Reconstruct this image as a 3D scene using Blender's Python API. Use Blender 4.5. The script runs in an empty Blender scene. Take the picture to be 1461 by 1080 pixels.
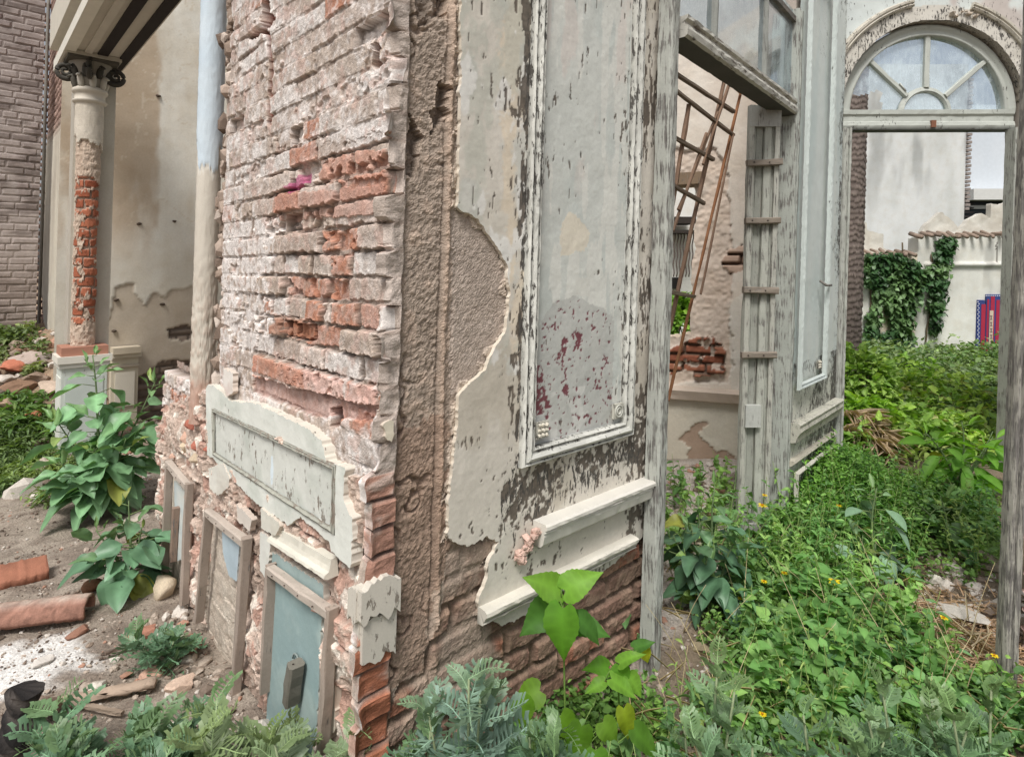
import bpy, math, random
import numpy as np
from mathutils import Vector

random.seed(7)
RNG = np.random.default_rng(11)
SC = bpy.context.scene
COL = SC.collection

# ------------------------------------------------------------------ image coordinates
# The photograph was taken from 1.5 m above the yard.  Pixel coordinates read off it
# are turned into points on real planes (walls, ground) by intersecting rays.
F, CX, HY, EYE = 865.0, 730.5, 385.0, 1.5
LEAN = 0.030                       # sideways tilt given to every upright to match the slanting image verticals
W_UP = np.array([LEAN, 0.0, 1.0])

def ray(px, py):
    return np.array([(px - CX) / F, 1.0, -(py - HY) / F])

class Frame:
    """A wall plane: origin on the ground, u along the wall, v up, n out of the wall."""
    def __init__(self, o, d, toward=(0, 0)):
        self.O = np.array([o[0] - LEAN * EYE, o[1], 0.0])     # pivot of the lean at eye height
        d = np.array([d[0], d[1], 0.0]); self.U = d / np.linalg.norm(d)
        n = np.array([-self.U[1], self.U[0], 0.0])
        if np.dot(n[:2], np.array(toward) - np.array(o[:2])) < 0: n = -n
        self.N = n
        self.W = W_UP
    def uv(self, px, py, n=0.0):
        r = ray(px, py)
        A = np.array([self.U, self.W, -r]).T
        b = np.array([0, 0, EYE]) - self.O - n * self.N
        s = np.linalg.solve(A, b)
        return np.array([s[0], s[1]])
    def poly(self, pts, n=0.0):
        return [self.uv(x, y, n) for x, y in pts]
    def P(self, u, v, n=0.0):
        u = np.asarray(u, float); v = np.asarray(v, float); n = np.asarray(n, float)
        u, v, n = np.broadcast_arrays(u, v, n)
        return self.O + u[..., None] * self.U + v[..., None] * self.W + n[..., None] * self.N

def at(px, py, depth):
    r = ray(px, py) * depth
    return np.array([r[0], r[1], r[2] + EYE])

def s2l(c):
    c = np.asarray(c, float) / 255.0
    return np.where(c <= 0.04045, c / 12.92, ((c + 0.055) / 1.055) ** 2.4)

ALB = 0.92
def C(r, g, b, k=1.0):
    return s2l((r, g, b)) * ALB * k

# ------------------------------------------------------------------ noise
def h2(ix, iy, s=0):
    n = (ix.astype(np.int64) * 374761393 + iy.astype(np.int64) * 668265263 + (s * 1274126177 + 12345)) & 0xffffffff
    n = ((n ^ (n >> 13)) * 1274126177) & 0xffffffff
    n = ((n ^ (n >> 15)) * 2246822519) & 0xffffffff
    n = n ^ (n >> 16)
    return n / 4294967296.0

def vnoise(x, y, s=0):
    x = np.asarray(x, float); y = np.asarray(y, float)
    ix = np.floor(x); iy = np.floor(y)
    fx = x - ix; fy = y - iy
    fx = fx * fx * (3 - 2 * fx); fy = fy * fy * (3 - 2 * fy)
    a = h2(ix, iy, s); b = h2(ix + 1, iy, s); c = h2(ix, iy + 1, s); d = h2(ix + 1, iy + 1, s)
    return (a * (1 - fx) + b * fx) * (1 - fy) + (c * (1 - fx) + d * fx) * fy

def fbm(x, y, sc, octv=4, s=0, gain=0.5):
    x = np.asarray(x, float) * sc; y = np.asarray(y, float) * sc
    t = 0; a = 1.0; tot = 0
    for i in range(octv):
        ca, sa = math.cos(i * 1.1), math.sin(i * 1.1)
        t = t + a * vnoise(x * ca - y * sa + i * 17.3, x * sa + y * ca - i * 9.1, s + i * 101)
        tot += a; a *= gain; x = x * 2.03; y = y * 2.03
    return t / tot

def sst(a, b, x):
    t = np.clip((x - a) / (b - a), 0, 1)
    return t * t * (3 - 2 * t)

def mix(a, b, t):
    t = np.asarray(t, float)
    a = np.asarray(a, float); b = np.asarray(b, float)
    return a + (b - a) * t[..., None]

def blur(a, r):
    for ax in (0, 1):
        k = 2 * r + 1; p = np.pad(a, [(r + 1, r) if i == ax else (0, 0) for i in (0, 1)], mode='edge'); cs = np.cumsum(p, ax)
        a = (np.take(cs, range(k, cs.shape[ax]), ax) - np.take(cs, range(0, cs.shape[ax] - k), ax)) / k
    return a
def cavity_shade(h, c, r, amp, k):
    """occlusion-like shade put into the colour: hollows darkened, raised edges lightened"""
    return c * (1 + np.clip((h - blur(h, r)) / amp, -1.2, 1) * k)[..., None]  # shading of the relief painted into the vertex colours

def inpoly(U, V, poly, wob=0.0, sc=25.0, s=3):
    if wob:
        U = U + (fbm(U, V, sc, 4, s) - .5) * 2.4 * wob
        V = V + (fbm(U, V, sc, 4, s + 50) - .5) * 2.4 * wob
        if wob < .02:
            U = U + (fbm(U, V, 110, 2, s + 7) - .5) * .011; V = V + (fbm(U, V, 110, 2, s + 57) - .5) * .011
    ins = np.zeros(U.shape, bool)
    n = len(poly)
    for i in range(n):
        x0, y0 = poly[i]; x1, y1 = poly[(i + 1) % n]
        if y0 == y1: continue
        c = ((y0 > V) != (y1 > V)) & (U < (x1 - x0) * (V - y0) / (y1 - y0) + x0)
        ins ^= c
    return ins

def blob(U, V, c, ru, rv, wob=0.5, sc=40, s=5):
    """soft irregular patch mask 0..1"""
    d = np.sqrt(((U - c[0]) / ru) ** 2 + ((V - c[1]) / rv) ** 2)
    d = d + (fbm(U, V, sc, 4, s) - .5) * 2 * wob
    return 1 - sst(.85, 1.05, d)

# ------------------------------------------------------------------ meshes
def mk(name, V, faces, mat, parent=None, col=None, smooth=True, loc=None):
    V = np.asarray(V, np.float32)
    if loc is not None: V = V - np.asarray(loc, np.float32)
    me = bpy.data.meshes.new(name)
    me.vertices.add(len(V)); me.vertices.foreach_set("co", V.ravel())
    if not isinstance(faces, list): faces = [faces]
    faces = [np.asarray(f, np.int32) for f in faces if len(f)]
    nl = sum(f.size for f in faces); nf = sum(len(f) for f in faces)
    me.loops.add(nl); me.polygons.add(nf)
    me.loops.foreach_set("vertex_index", np.concatenate([f.ravel() for f in faces]))
    st = []; k = 0
    for f in faces:
        st.append(k + np.arange(len(f)) * f.shape[1]); k += f.size
    me.polygons.foreach_set("loop_start", np.concatenate(st).astype(np.int32))
    me.update(calc_edges=True)
    me.validate()
    me.polygons.foreach_set("use_smooth", np.full(len(me.polygons), bool(smooth)))
    if col is not None:
        col = np.asarray(col, np.float32)
        if col.ndim == 1: col = np.tile(col, (len(V), 1))
        if col.shape[1] == 3: col = np.hstack([col, np.zeros((len(V), 1), np.float32)])
        a = me.color_attributes.new("Col", 'FLOAT_COLOR', 'POINT')
        a.data.foreach_set("color", col.ravel())
    if mat is not None: me.materials.append(mat)
    o = bpy.data.objects.new(name, me); COL.objects.link(o)
    if parent is not None: o.parent = parent
    if loc is not None: o.location = loc
    return o

def thing(name, label, cat, group=None, loc=(0, 0, 0)):
    o = bpy.data.objects.new(name, None); COL.objects.link(o)
    o.empty_display_size = .1
    o['label'] = label; o['category'] = cat
    if group: o['group'] = group
    return o

def tag(o, label=None, cat=None, group=None, kind=None):
    if label: o['label'] = label
    if cat: o['category'] = cat
    if group: o['group'] = group
    if kind: o['kind'] = kind
    return o

class MB:
    """mesh builder collecting pieces with colours"""
    def __init__(self): self.V = []; self.Q = []; self.T = []; self.Cc = []; self.n = 0
    def add(self, V, Q=None, T=None, col=(.5, .5, .5)):
        V = np.asarray(V, float).reshape(-1, 3)
        col = np.asarray(col, float)
        if col.ndim == 1: col = np.tile(col, (len(V), 1))
        if col.shape[1] == 3: col = np.hstack([col, np.zeros((len(V), 1))])
        if Q is not None and len(Q): self.Q.append(np.asarray(Q) + self.n)
        if T is not None and len(T): self.T.append(np.asarray(T) + self.n)
        self.V.append(V); self.Cc.append(col); self.n += len(V)
        return self
    def build(self, name, mat, parent=None, smooth=True, loc=None):
        f = []
        if self.Q: f.append(np.vstack(self.Q))
        if self.T: f.append(np.vstack(self.T))
        return mk(name, np.vstack(self.V), f, mat, parent, np.vstack(self.Cc), smooth, loc)

def gridquads(nu, nv, flip=False, wrap=False):
    i, j = np.meshgrid(np.arange(nu if wrap else nu - 1), np.arange(nv - 1))
    i = i.ravel(); j = j.ravel(); i2 = (i + 1) % nu
    q = np.stack([j * nu + i, j * nu + i2, (j + 1) * nu + i2, (j + 1) * nu + i], 1)
    return q[:, ::-1] if flip else q

def grid(name, fr, u0, u1, v0, v1, res, func, mat, parent=None, skirt=0.0, mapf=None, smooth=True, edgecol=None):
    nu = max(2, int(round((u1 - u0) / res)) + 1); nv = max(2, int(round((v1 - v0) / res)) + 1)
    U, V = np.meshgrid(np.linspace(u0, u1, nu), np.linspace(v0, v1, nv))
    r = func(U, V)
    h, c = r[0], r[1]
    keep = r[2] if len(r) > 2 else None
    P = (mapf(U, V, h) if mapf else fr.P(U, V, h)).reshape(-1, 3)
    c = np.asarray(c, float)
    c = c.reshape(-1, c.shape[-1])
    if c.shape[1] == 3: c = np.hstack([c, np.zeros((len(c), 1))])
    flip = (np.dot(np.cross(fr.U, fr.W), fr.N) < 0) if fr is not None else False
    Q = gridquads(nu, nv, flip)
    if keep is not None:
        k = keep.ravel()
        Q = Q[k[Q].all(1)]
        if skirt:
            e = np.vstack([Q[:, [0, 1]], Q[:, [1, 2]], Q[:, [2, 3]], Q[:, [3, 0]]])
            key = np.sort(e, 1); key = key[:, 0].astype(np.int64) * len(P) + key[:, 1]
            uq, idx, cnt = np.unique(key, return_index=True, return_counts=True)
            b = e[idx[cnt == 1]]
            bv, inv = np.unique(b.ravel(), return_inverse=True)
            inv = inv.reshape(-1, 2)
            base = len(P)
            for _ in range(2):          # take the grid steps out of the broken edge
                acc = np.zeros((len(bv), 3)); cnt_ = np.zeros(len(bv))
                np.add.at(acc, inv[:, 0], P[bv[inv[:, 1]]]); np.add.at(acc, inv[:, 1], P[bv[inv[:, 0]]])
                np.add.at(cnt_, inv[:, 0], 1); np.add.at(cnt_, inv[:, 1], 1)
                P[bv] = P[bv] * .5 + .5 * acc / cnt_[:, None]
            P = np.vstack([P, P[bv] - skirt * fr.N])
            ec = c[bv].copy()
            if edgecol is not None: ec[:, :3] = ec[:, :3] * .3 + np.asarray(edgecol) * .7
            c = np.vstack([c, ec])
            P = np.vstack([P, P[bv]]); c = np.vstack([c, ec]); b2 = base + len(bv) + inv      # own ring: crisp edge
            sq = np.stack([b2[:, 1], b2[:, 0], base + inv[:, 0], base + inv[:, 1]], 1)
            Q = np.vstack([Q, sq])
        used = np.unique(Q)
        rm = -np.ones(len(P), np.int64); rm[used] = np.arange(len(used))
        P = P[used]; c = c[used]; Q = rm[Q]
    return mk(name, P, Q, mat, parent, c, smooth)

def sweep(fr, path, prof, closed=False, seg=0.03, wob=0.0015, seed=1, base_n=0.0):
    """moulding: profile [(offset to the left of travel, n)] along a path in the wall plane"""
    path = [np.array(p, float) for p in path]
    n = len(path); pts = []
    rng = np.random.default_rng(seed)
    dirs = []
    m = n if closed else n - 1
    for i in range(m):
        d = path[(i + 1) % n] - path[i]; dirs.append(d / (np.linalg.norm(d) + 1e-9))
    for i in range(m):
        a, b = path[i], path[(i + 1) % n]
        L = np.linalg.norm(b - a); k = max(1, int(L / seg))
        for j in range(k):
            if j == 0:
                if closed or i > 0:
                    d0, d1 = dirs[i - 1], dirs[i]
                else: d0 = d1 = dirs[0]
                n0 = np.array([-d0[1], d0[0]]); n1 = np.array([-d1[1], d1[0]])
                mt = n0 + n1; mt = mt / max(.3, (1 + np.dot(n0, n1)))
            else:
                mt = np.array([-dirs[i][1], dirs[i][0]])
            pts.append((a + (b - a) * j / k, mt))
    if not closed: pts.append((path[-1], np.array([-dirs[-1][1], dirs[-1][0]])))
    nr = len(pts); npf = len(prof)
    V = np.zeros((nr, npf, 3)); UV = np.zeros((nr, npf, 2))
    for i, (p, mt) in enumerate(pts):
        for j, (a, h) in enumerate(prof):
            q = p + mt * a
            UV[i, j] = q
            V[i, j] = fr.P(q[0], q[1], base_n + h + rng.normal() * wob)
    Q = []
    for i in range(nr if closed else nr - 1):
        i2 = (i + 1) % nr
        for j in range(npf - 1):
            Q.append((i * npf + j, i2 * npf + j, i2 * npf + j + 1, i * npf + j + 1))
    T = []
    Vl = V.reshape(-1, 3)
    if not closed:      # end caps as fans
        for i in (0, nr - 1):
            for j in range(1, npf - 1):
                T.append((i * npf, i * npf + j, i * npf + j + 1))
    return Vl, Q, T, UV.reshape(-1, 2)

def bar(mb, a, b, w, t, up=(0, 0, 1), col=(.5, .5, .5), seg=0.08, wob=0.0012, seed=0, cap=True, bev=0.15):
    """bevelled batten from a to b, width w across 'side', thickness t along up-ish"""
    a = np.asarray(a, float); b = np.asarray(b, float)
    d = b - a; L = np.linalg.norm(d); d = d / L
    up = np.asarray(up, float); s = np.cross(d, up); s /= np.linalg.norm(s); u = np.cross(s, d)
    k = max(2, int(L / seg) + 1)
    e = min(w, t) * bev
    sec = [(-w/2+e, -t/2), (w/2-e, -t/2), (w/2, -t/2+e), (w/2, t/2-e), (w/2-e, t/2), (-w/2+e, t/2), (-w/2, t/2-e), (-w/2, -t/2+e)]
    rng = np.random.default_rng(seed + int(abs(a[0] * 991 + b[2] * 577)))
    V = []
    for i in range(k):
        p = a + d * L * i / (k - 1)
        for (x, y) in sec:
            V.append(p + s * (x + rng.normal() * wob) + u * (y + rng.normal() * wob))
    Q = []
    for i in range(k - 1):
        for j in range(8):
            j2 = (j + 1) % 8
            Q.append((i*8+j, i*8+j2, (i+1)*8+j2, (i+1)*8+j))
    T = []
    if cap:
        for o, r in ((0, True), ((k-1)*8, False)):
            for j in range(1, 7):
                f = (o, o+j, o+j+1)
                T.append(f[::-1] if r else f)
    mb.add(V, Q, T, col)
    return mb

def tube(mb, pts, rad, sides=6, col=(.5, .5, .5)):
    pts = np.asarray(pts, float); n = len(pts)
    rad = np.broadcast_to(np.asarray(rad, float), (n,))
    tg = np.gradient(pts, axis=0); tg /= np.linalg.norm(tg, axis=1)[:, None] + 1e-9
    ref = np.array([0.31, 0.87, 0.2]) if abs(tg[0][2]) > .5 else np.array([0, 0, 1.])
    s = np.cross(tg, ref); s /= np.linalg.norm(s, axis=1)[:, None] + 1e-9
    t = np.cross(s, tg)
    an = np.arange(sides) / sides * 2 * np.pi
    V = pts[:, None, :] + rad[:, None, None] * (np.cos(an)[None, :, None] * s[:, None, :] + np.sin(an)[None, :, None] * t[:, None, :])
    Q = gridquads(sides, n, wrap=True)
    T = [(0, j + 1, j) for j in range(1, sides - 1)] + [((n-1)*sides, (n-1)*sides + j, (n-1)*sides + j + 1) for j in range(1, sides - 1)]
    col = np.asarray(col, float)
    if col.ndim == 2: col = np.repeat(col, sides, 0)
    mb.add(V.reshape(-1, 3), Q, T, col)
    return mb

def rock(mb, c, size, seed, col, squash=.6, sub=2, rough=.3):
    """irregular faceted stone / chunk"""
    import bmesh
    bm = bmesh.new(); bmesh.ops.create_icosphere(bm, subdivisions=sub, radius=1.0)
    V = np.array([v.co[:] for v in bm.verts]); T = np.array([[v.index for v in f.verts] for f in bm.faces]); bm.free()
    rng = np.random.default_rng(seed)
    for _ in range(7):                       # cut by random planes: broken faces
        n = rng.normal(size=3); n /= np.linalg.norm(n); d = rng.uniform(.45, .8)
        k = V @ n; V = V - np.outer(np.clip(k - d, 0, None), n)
    V = V * (1 + (vnoise(V[:, 0]*3+V[:, 2]*2, V[:, 1]*3-V[:, 2], seed)[:, None] - .5) * rough)
    a = rng.uniform(0, 6.28); R = np.array([[math.cos(a), -math.sin(a), 0], [math.sin(a), math.cos(a), 0], [0, 0, 1]])
    sz = np.asarray(size, float) * np.ones(3); sz[2] *= squash
    V = (V * sz) @ R.T + np.asarray(c)
    mb.add(V, None, T, col)
    return mb

# ------------------------------------------------------------------ brickwork
def bricks(U, V, bw, bh, mort, seed, wav=.006, jit=.35):
    """returns id hash, second hash, distance to the brick's edge (m)"""
    V = V + (fbm(U, V, 3, 2, seed) - .5) * 2 * wav
    U = U + (fbm(U, V, 5, 2, seed + 7) - .5) * 2 * wav
    r = np.floor(V / bh)
    hdr = h2(r, r * 0, seed + 3) < .28         # some header courses
    w = np.where(hdr, bw * .52, bw)
    x = U / w + np.where(r % 2 == 0, 0, .5) + (h2(r, r * 0 + 3, seed) - .5) * .4
    k = np.floor(x)
    b0 = k + (h2(k, r, seed + 1) - .5) * jit
    k = np.where(x < b0, k - 1, k)
    b1 = k + 1 + (h2(k + 1, r, seed + 1) - .5) * jit
    k = np.where(x >= b1, k + 1, k)
    b0 = k + (h2(k, r, seed + 1) - .5) * jit
    b1 = k + 1 + (h2(k + 1, r, seed + 1) - .5) * jit
    du = np.minimum(x - b0, b1 - x) * w
    fv = V / bh - r
    dv = np.minimum(fv, 1 - fv) * bh
    d = np.minimum(du, dv) - mort / 2
    return h2(k, r, seed + 11), h2(k, r, seed + 12), d

# ------------------------------------------------------------------ materials
def newmat(name):
    m = bpy.data.materials.new(name); m.use_nodes = True
    nt = m.node_tree; nt.nodes.clear()
    return m, nt

class NT:
    def __init__(s, nt): s.nt = nt
    def n(s, t, **kw):
        x = s.nt.nodes.new(t)
        for k, v in kw.items():
            if k == 'i':
                for a, b in v.items():
                    if isinstance(b, bpy.types.NodeSocket): s.nt.links.new(b, x.inputs[a])
                    else: x.inputs[a].default_value = b
            else: setattr(x, k, v)
        return x
    def math(s, op, a, b=None, c=None, clamp=False):
        i = {0: a}
        if b is not None: i[1] = b
        if c is not None: i[2] = c
        return s.n('ShaderNodeMath', operation=op, use_clamp=clamp, i=i).outputs[0]
    def mixc(s, fac, a, b, mode='MIX'):
        x = s.n('ShaderNodeMix', data_type='RGBA', blend_type=mode, i={0: fac, 6: a, 7: b})
        return x.outputs[2]
    def noise(s, vec, scale, det=4, rough=.55, dist=0.0):
        return s.n('ShaderNodeTexNoise', i={'Vector': vec, 'Scale': scale, 'Detail': det, 'Roughness': rough, 'Distortion': dist}).outputs[0]
    def scalev(s, vec, sc):
        return s.n('ShaderNodeVectorMath', operation='MULTIPLY', i={0: vec, 1: sc}).outputs[0]
    def ramp(s, fac, a, b):
        return s.n('ShaderNodeMapRange', clamp=True, i={0: fac, 1: a, 2: b, 3: 0.0, 4: 1.0}).outputs[0]

def surface(name, rough=.9, var=.25, var_scale=18., fine=.25, fine_scale=160., bump=.4, bump_scale=220., bdist=.004,
            wear=None, wear_scale=(45, 45, 9), wear_bump=.5, wsoft=.015, spec=.25, tint=None):
    """weathered matt surface; base colour from the 'Col' attribute, alpha = how worn;
    wear = (dark colour, light colour) seen where the coating has gone"""
    m, nt = newmat(name); g = NT(nt)
    at_ = g.n('ShaderNodeAttribute', attribute_name='Col')
    pos = g.n('ShaderNodeNewGeometry').outputs['Position']
    n1 = g.noise(pos, var_scale, 5); n2 = g.noise(pos, fine_scale, 3, .6)
    v = g.math('ADD', g.math('MULTIPLY', g.math('SUBTRACT', n1, .5), 2 * var), g.math('MULTIPLY', g.math('SUBTRACT', n2, .5), 2 * fine))
    v = g.math('ADD', v, 1.0)
    col = g.n('ShaderNodeVectorMath', operation='SCALE', i={0: at_.outputs['Color'], 'Scale': v}).outputs[0]
    if tint is not None:
        n4 = g.noise(pos, 7., 4)
        col = g.mixc(g.math('MULTIPLY', g.ramp(n4, .45, .7), .35), col, (*tint, 1), 'MULTIPLY')
    hgt = g.noise(pos, bump_scale, 4, .65)
    b = g.n('ShaderNodeBump', i={'Strength': bump, 'Distance': bdist, 'Height': hgt})
    bn = b.outputs[0]
    if wear is not None:
        pv = g.scalev(pos, wear_scale)
        w1 = g.noise(pv, 1.0, 6, .68, .3)
        w2 = g.noise(pos, 14., 3)
        s = g.math('ADD', w1, g.math('MULTIPLY', g.math('SUBTRACT', w2, .5), .45))
        thr = g.math('SUBTRACT', .95, g.math('MULTIPLY', at_.outputs['Alpha'], .8))
        mk_ = g.ramp(g.math('SUBTRACT', s, thr), -wsoft, wsoft)
        gr = g.noise(g.scalev(pos, (wear_scale[0] * 3, wear_scale[1] * 3, wear_scale[2] * 1.0)), 1.0, 4, .6)
        wc = g.mixc(g.ramp(gr, .3, .7), (*wear[0], 1), (*wear[1], 1))
        col = g.mixc(mk_, col, wc)
        b2 = g.n('ShaderNodeBump', invert=True, i={'Strength': wear_bump, 'Distance': .002, 'Height': mk_, 'Normal': bn})
        bn = b2.outputs[0]
    p = g.n('ShaderNodeBsdfPrincipled', i={'Base Color': col, 'Roughness': rough, 'Normal': bn})
    p.inputs['Specular IOR Level'].default_value = spec
    o = g.n('ShaderNodeOutputMaterial', i={0: p.outputs[0]})
    return m

def leafmat(name, rough=.5, trans=.35, spec=.35, var=.3):
    m, nt = newmat(name); g = NT(nt)
    at_ = g.n('ShaderNodeAttribute', attribute_name='Col')
    pos = g.n('ShaderNodeNewGeometry').outputs['Position']
    n1 = g.noise(pos, 35., 4)
    v = g.math('ADD', g.math('MULTIPLY', g.math('SUBTRACT', n1, .5), 2 * var), 1.0)
    col = g.n('ShaderNodeVectorMath', operation='SCALE', i={0: at_.outputs['Color'], 'Scale': v}).outputs[0]
    p = g.n('ShaderNodeBsdfPrincipled', i={'Base Color': col, 'Roughness': rough})
    p.inputs['Specular IOR Level'].default_value = spec
    tcol = g.n('ShaderNodeVectorMath', operation='MULTIPLY', i={0: col, 1: (1.25, 1.35, .5)}).outputs[0]
    t = g.n('ShaderNodeBsdfTranslucent', i={0: tcol})
    mx = g.n('ShaderNodeMixShader', i={0: trans, 1: p.outputs[0], 2: t.outputs[0]})
    g.n('ShaderNodeOutputMaterial', i={0: mx.outputs[0]})
    return m

def glassmat(name, dust=.3, gloss=.3, tint=(.75, .85, .9), dustcol=(.6, .68, .72)):
    m, nt = newmat(name); g = NT(nt)
    pos = g.n('ShaderNodeNewGeometry').outputs['Position']
    n1 = g.noise(pos, 6., 5, .6); n2 = g.noise(g.scalev(pos, (60, 60, 14)), 1., 4)
    tr = g.n('ShaderNodeBsdfTransparent', i={0: (*tint, 1)})
    gl = g.n('ShaderNodeBsdfGlossy', i={0: (.9, .95, 1, 1), 1: .06})
    df = g.n('ShaderNodeBsdfDiffuse', i={0: (*dustcol, 1)})
    m1 = g.n('ShaderNodeMixShader', i={0: gloss, 1: tr.outputs[0], 2: gl.outputs[0]})
    f = g.math('MULTIPLY', g.math('ADD', g.ramp(n1, .38, .66), g.math('MULTIPLY', g.ramp(n2, .4, .7), .5)), dust, clamp=True)
    m2 = g.n('ShaderNodeMixShader', i={0: f, 1: m1.outputs[0], 2: df.outputs[0]})
    g.n('ShaderNodeOutputMaterial', i={0: m2.outputs[0]})
    return m

M = dict(
    masonry=surface('masonry', var=.22, var_scale=22, fine=.35, fine_scale=240, bump=.55, bump_scale=260, bdist=.005),
    mortar=surface('mortar', var=.18, var_scale=14, fine=.35, fine_scale=280, bump=.7, bump_scale=190, bdist=.006),
    plaster=surface('plaster', var=.10, var_scale=10, fine=.10, fine_scale=200, bump=.18, bump_scale=180, bdist=.002,
                    wear=((.16, .13, .10), (.33, .30, .26)), wear_scale=(55, 55, 22), wear_bump=.6, rough=.75),
    paint=surface('flaking_paint', var=.10, var_scale=16, fine=.10, fine_scale=240, bump=.15, bump_scale=150, bdist=.002,
                  wear=((.035, .032, .03), (.13, .12, .105)), wear_scale=(105, 105, 26), wear_bump=.8, rough=.6, spec=.35),
    oldwall=surface('old_wall_render', var=.16, var_scale=3.5, fine=.12, fine_scale=60, bump=.3, bump_scale=70, bdist=.006,
                    tint=(.72, .66, .58)),
    wood=surface('weathered_wood', var=.18, var_scale=9, fine=.15, fine_scale=120, bump=.3, bump_scale=90, bdist=.003,
                 wear=((.055, .05, .046), (.27, .255, .235)), wear_scale=(120, 120, 9), wear_bump=.6, wsoft=.05, rough=.85),
    woodh=surface('weathered_rail', var=.18, var_scale=9, fine=.15, fine_scale=120, bump=.3, bump_scale=90, bdist=.003,
                 wear=((.07, .058, .05), (.27, .24, .21)), wear_scale=(12, 12, 85), wear_bump=.6, wsoft=.06, rough=.85),
    metal=surface('rusty_iron', var=.3, var_scale=30, fine=.3, fine_scale=200, bump=.3, bump_scale=160, bdist=.002, rough=.8),
    ground=surface('soil', var=.25, var_scale=9, fine=.75, fine_scale=110, bump=.9, bump_scale=75, bdist=.012),
    stone=surface('rubble', var=.25, var_scale=25, fine=.3, fine_scale=150, bump=.6, bump_scale=120, bdist=.006),
    leaf=leafmat('leaf'),
    waxy=leafmat('waxy_leaf', rough=.42, trans=.15, spec=.4, var=.22),
    glow=leafmat('thin_leaf', rough=.5, trans=.5, spec=.3, var=.18),
    stem=surface('plant_stem', var=.2, fine=.2, bump=.2, rough=.7),
    petal=leafmat('petal', trans=.3, var=.1),
    dry=leafmat('dry_leaf', rough=.8, trans=.2, spec=.1),
    glass=glassmat('dusty_glass', dust=.5, gloss=.35, dustcol=(.60, .70, .76)),  # bluish dust tone also carries the sky's reflection in the panes
    glass2=glassmat('old_pane', dust=.28, gloss=.4, dustcol=(.5, .55, .57)),
)
# ------------------------------------------------------------------ world, camera, light
w = bpy.data.worlds.new("World"); SC.world = w; w.use_nodes = True
nt = w.node_tree; nt.nodes.clear(); g = NT(nt)
SUN_EL, SUN_AZ = math.radians(56), math.radians(193)      # azimuth clockwise from +Y
sky = g.n('ShaderNodeTexSky', sky_type='NISHITA', sun_disc=False, sun_elevation=SUN_EL, sun_rotation=SUN_AZ,
          air_density=1.0, dust_density=4.0, ozone_density=1.0)
hs = g.n('ShaderNodeHueSaturation', i={'Saturation': .35, 'Color': sky.outputs[0]})
bg = g.n('ShaderNodeBackground', i={'Color': hs.outputs[0], 'Strength': .125})
g.n('ShaderNodeOutputWorld', i={0: bg.outputs[0]})

sl = bpy.data.lights.new("Sun", 'SUN'); sl.energy = 3.0; sl.angle = math.radians(18); sl.color = (1, .97, .93)
so = bpy.data.objects.new("Sun", sl); COL.objects.link(so)
sd = Vector((math.sin(SUN_AZ) * math.cos(SUN_EL), math.cos(SUN_AZ) * math.cos(SUN_EL), math.sin(SUN_EL)))
so.rotation_euler = sd.to_track_quat('Z', 'Y').to_euler(); so.location = sd * 20

cam = bpy.data.cameras.new("Camera"); co = bpy.data.objects.new("Camera", cam); COL.objects.link(co)
cam.sensor_width = 36; cam.lens = F / 1461 * 36; cam.shift_y = -(540 - HY) / 1461
cam.clip_start = .05; cam.clip_end = 2000
co.location = (0, 0, EYE); co.rotation_euler = (math.radians(90), 0, 0)
SC.camera = co
SC.view_settings.view_transform = 'Standard'; SC.view_settings.look = 'None'; SC.view_settings.exposure = 0
SC.render.engine = 'CYCLES'
SC.cycles.max_bounces = 6; SC.cycles.diffuse_bounces = 4; SC.cycles.transparent_max_bounces = 8
SC.cycles.use_denoising = True; SC.cycles.denoising_prefilter = 'NONE'; SC.cycles.sample_clamp_indirect = 4.0

# ------------------------------------------------------------------ main wall
C0 = (-.318, 1.541)
FL = Frame(C0, (-.917, 1)); FM = Frame(C0, (1.09, 1))
WALL = thing('ruined_wall', 'thick ruined wall corner of eroded brick with peeling white plaster panel and timber frames', 'ruined wall')
WTOP = 3.0
BH = .0705

def courses(v, s, amt):
    r = np.floor(v / BH); f = v / BH - r
    e = h2(r, r * 0 + s, 77)
    rd = sst(0, .07, f) * (1 - sst(.93, 1, f))
    return (e - .5) * amt * rd - (1 - rd) * amt * .8

def tooth(v, s):          # whole bricks standing out of, or gone from, the corner
    v = v + (fbm(v, v * 0, 30, 2, s) - .5) * .02
    r = np.floor(v / BH); f = v / BH - r; k = h2(r, r * 0 + s, 61)
    st = np.where(k > .72, .020, np.where(k < .26, -.034, (k - .5) * .016))
    return st * sst(0, .05, f) * (1 - sst(.95, 1, f)) - .006 * ((f < .1) | (f > .93))
def e1(v):   # how far the corner stands out on the brick side
    low = 1 - sst(.96, 1.02, v)
    return .004 + .045 * low + courses(v, 1, .022) * low + (1 - low) * tooth(v, 5) + (fbm(v, v * 0, 9, 4, 5) - .5) * .034
def e2(v):   # and on the plaster side
    low = 1 - sst(.96, 1.02, v)
    return .008 + .006 * low + courses(v, 2, .016) * low + (1 - low) * tooth(v, 6) * .8 + (fbm(v, v * 0 + 3, 11, 4, 6) - .5) * .028

fl = lambda *p: FL.poly(p)
fln = lambda n, *p: FL.poly(p, n)
fm = lambda *p: FM.poly(p)

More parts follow.
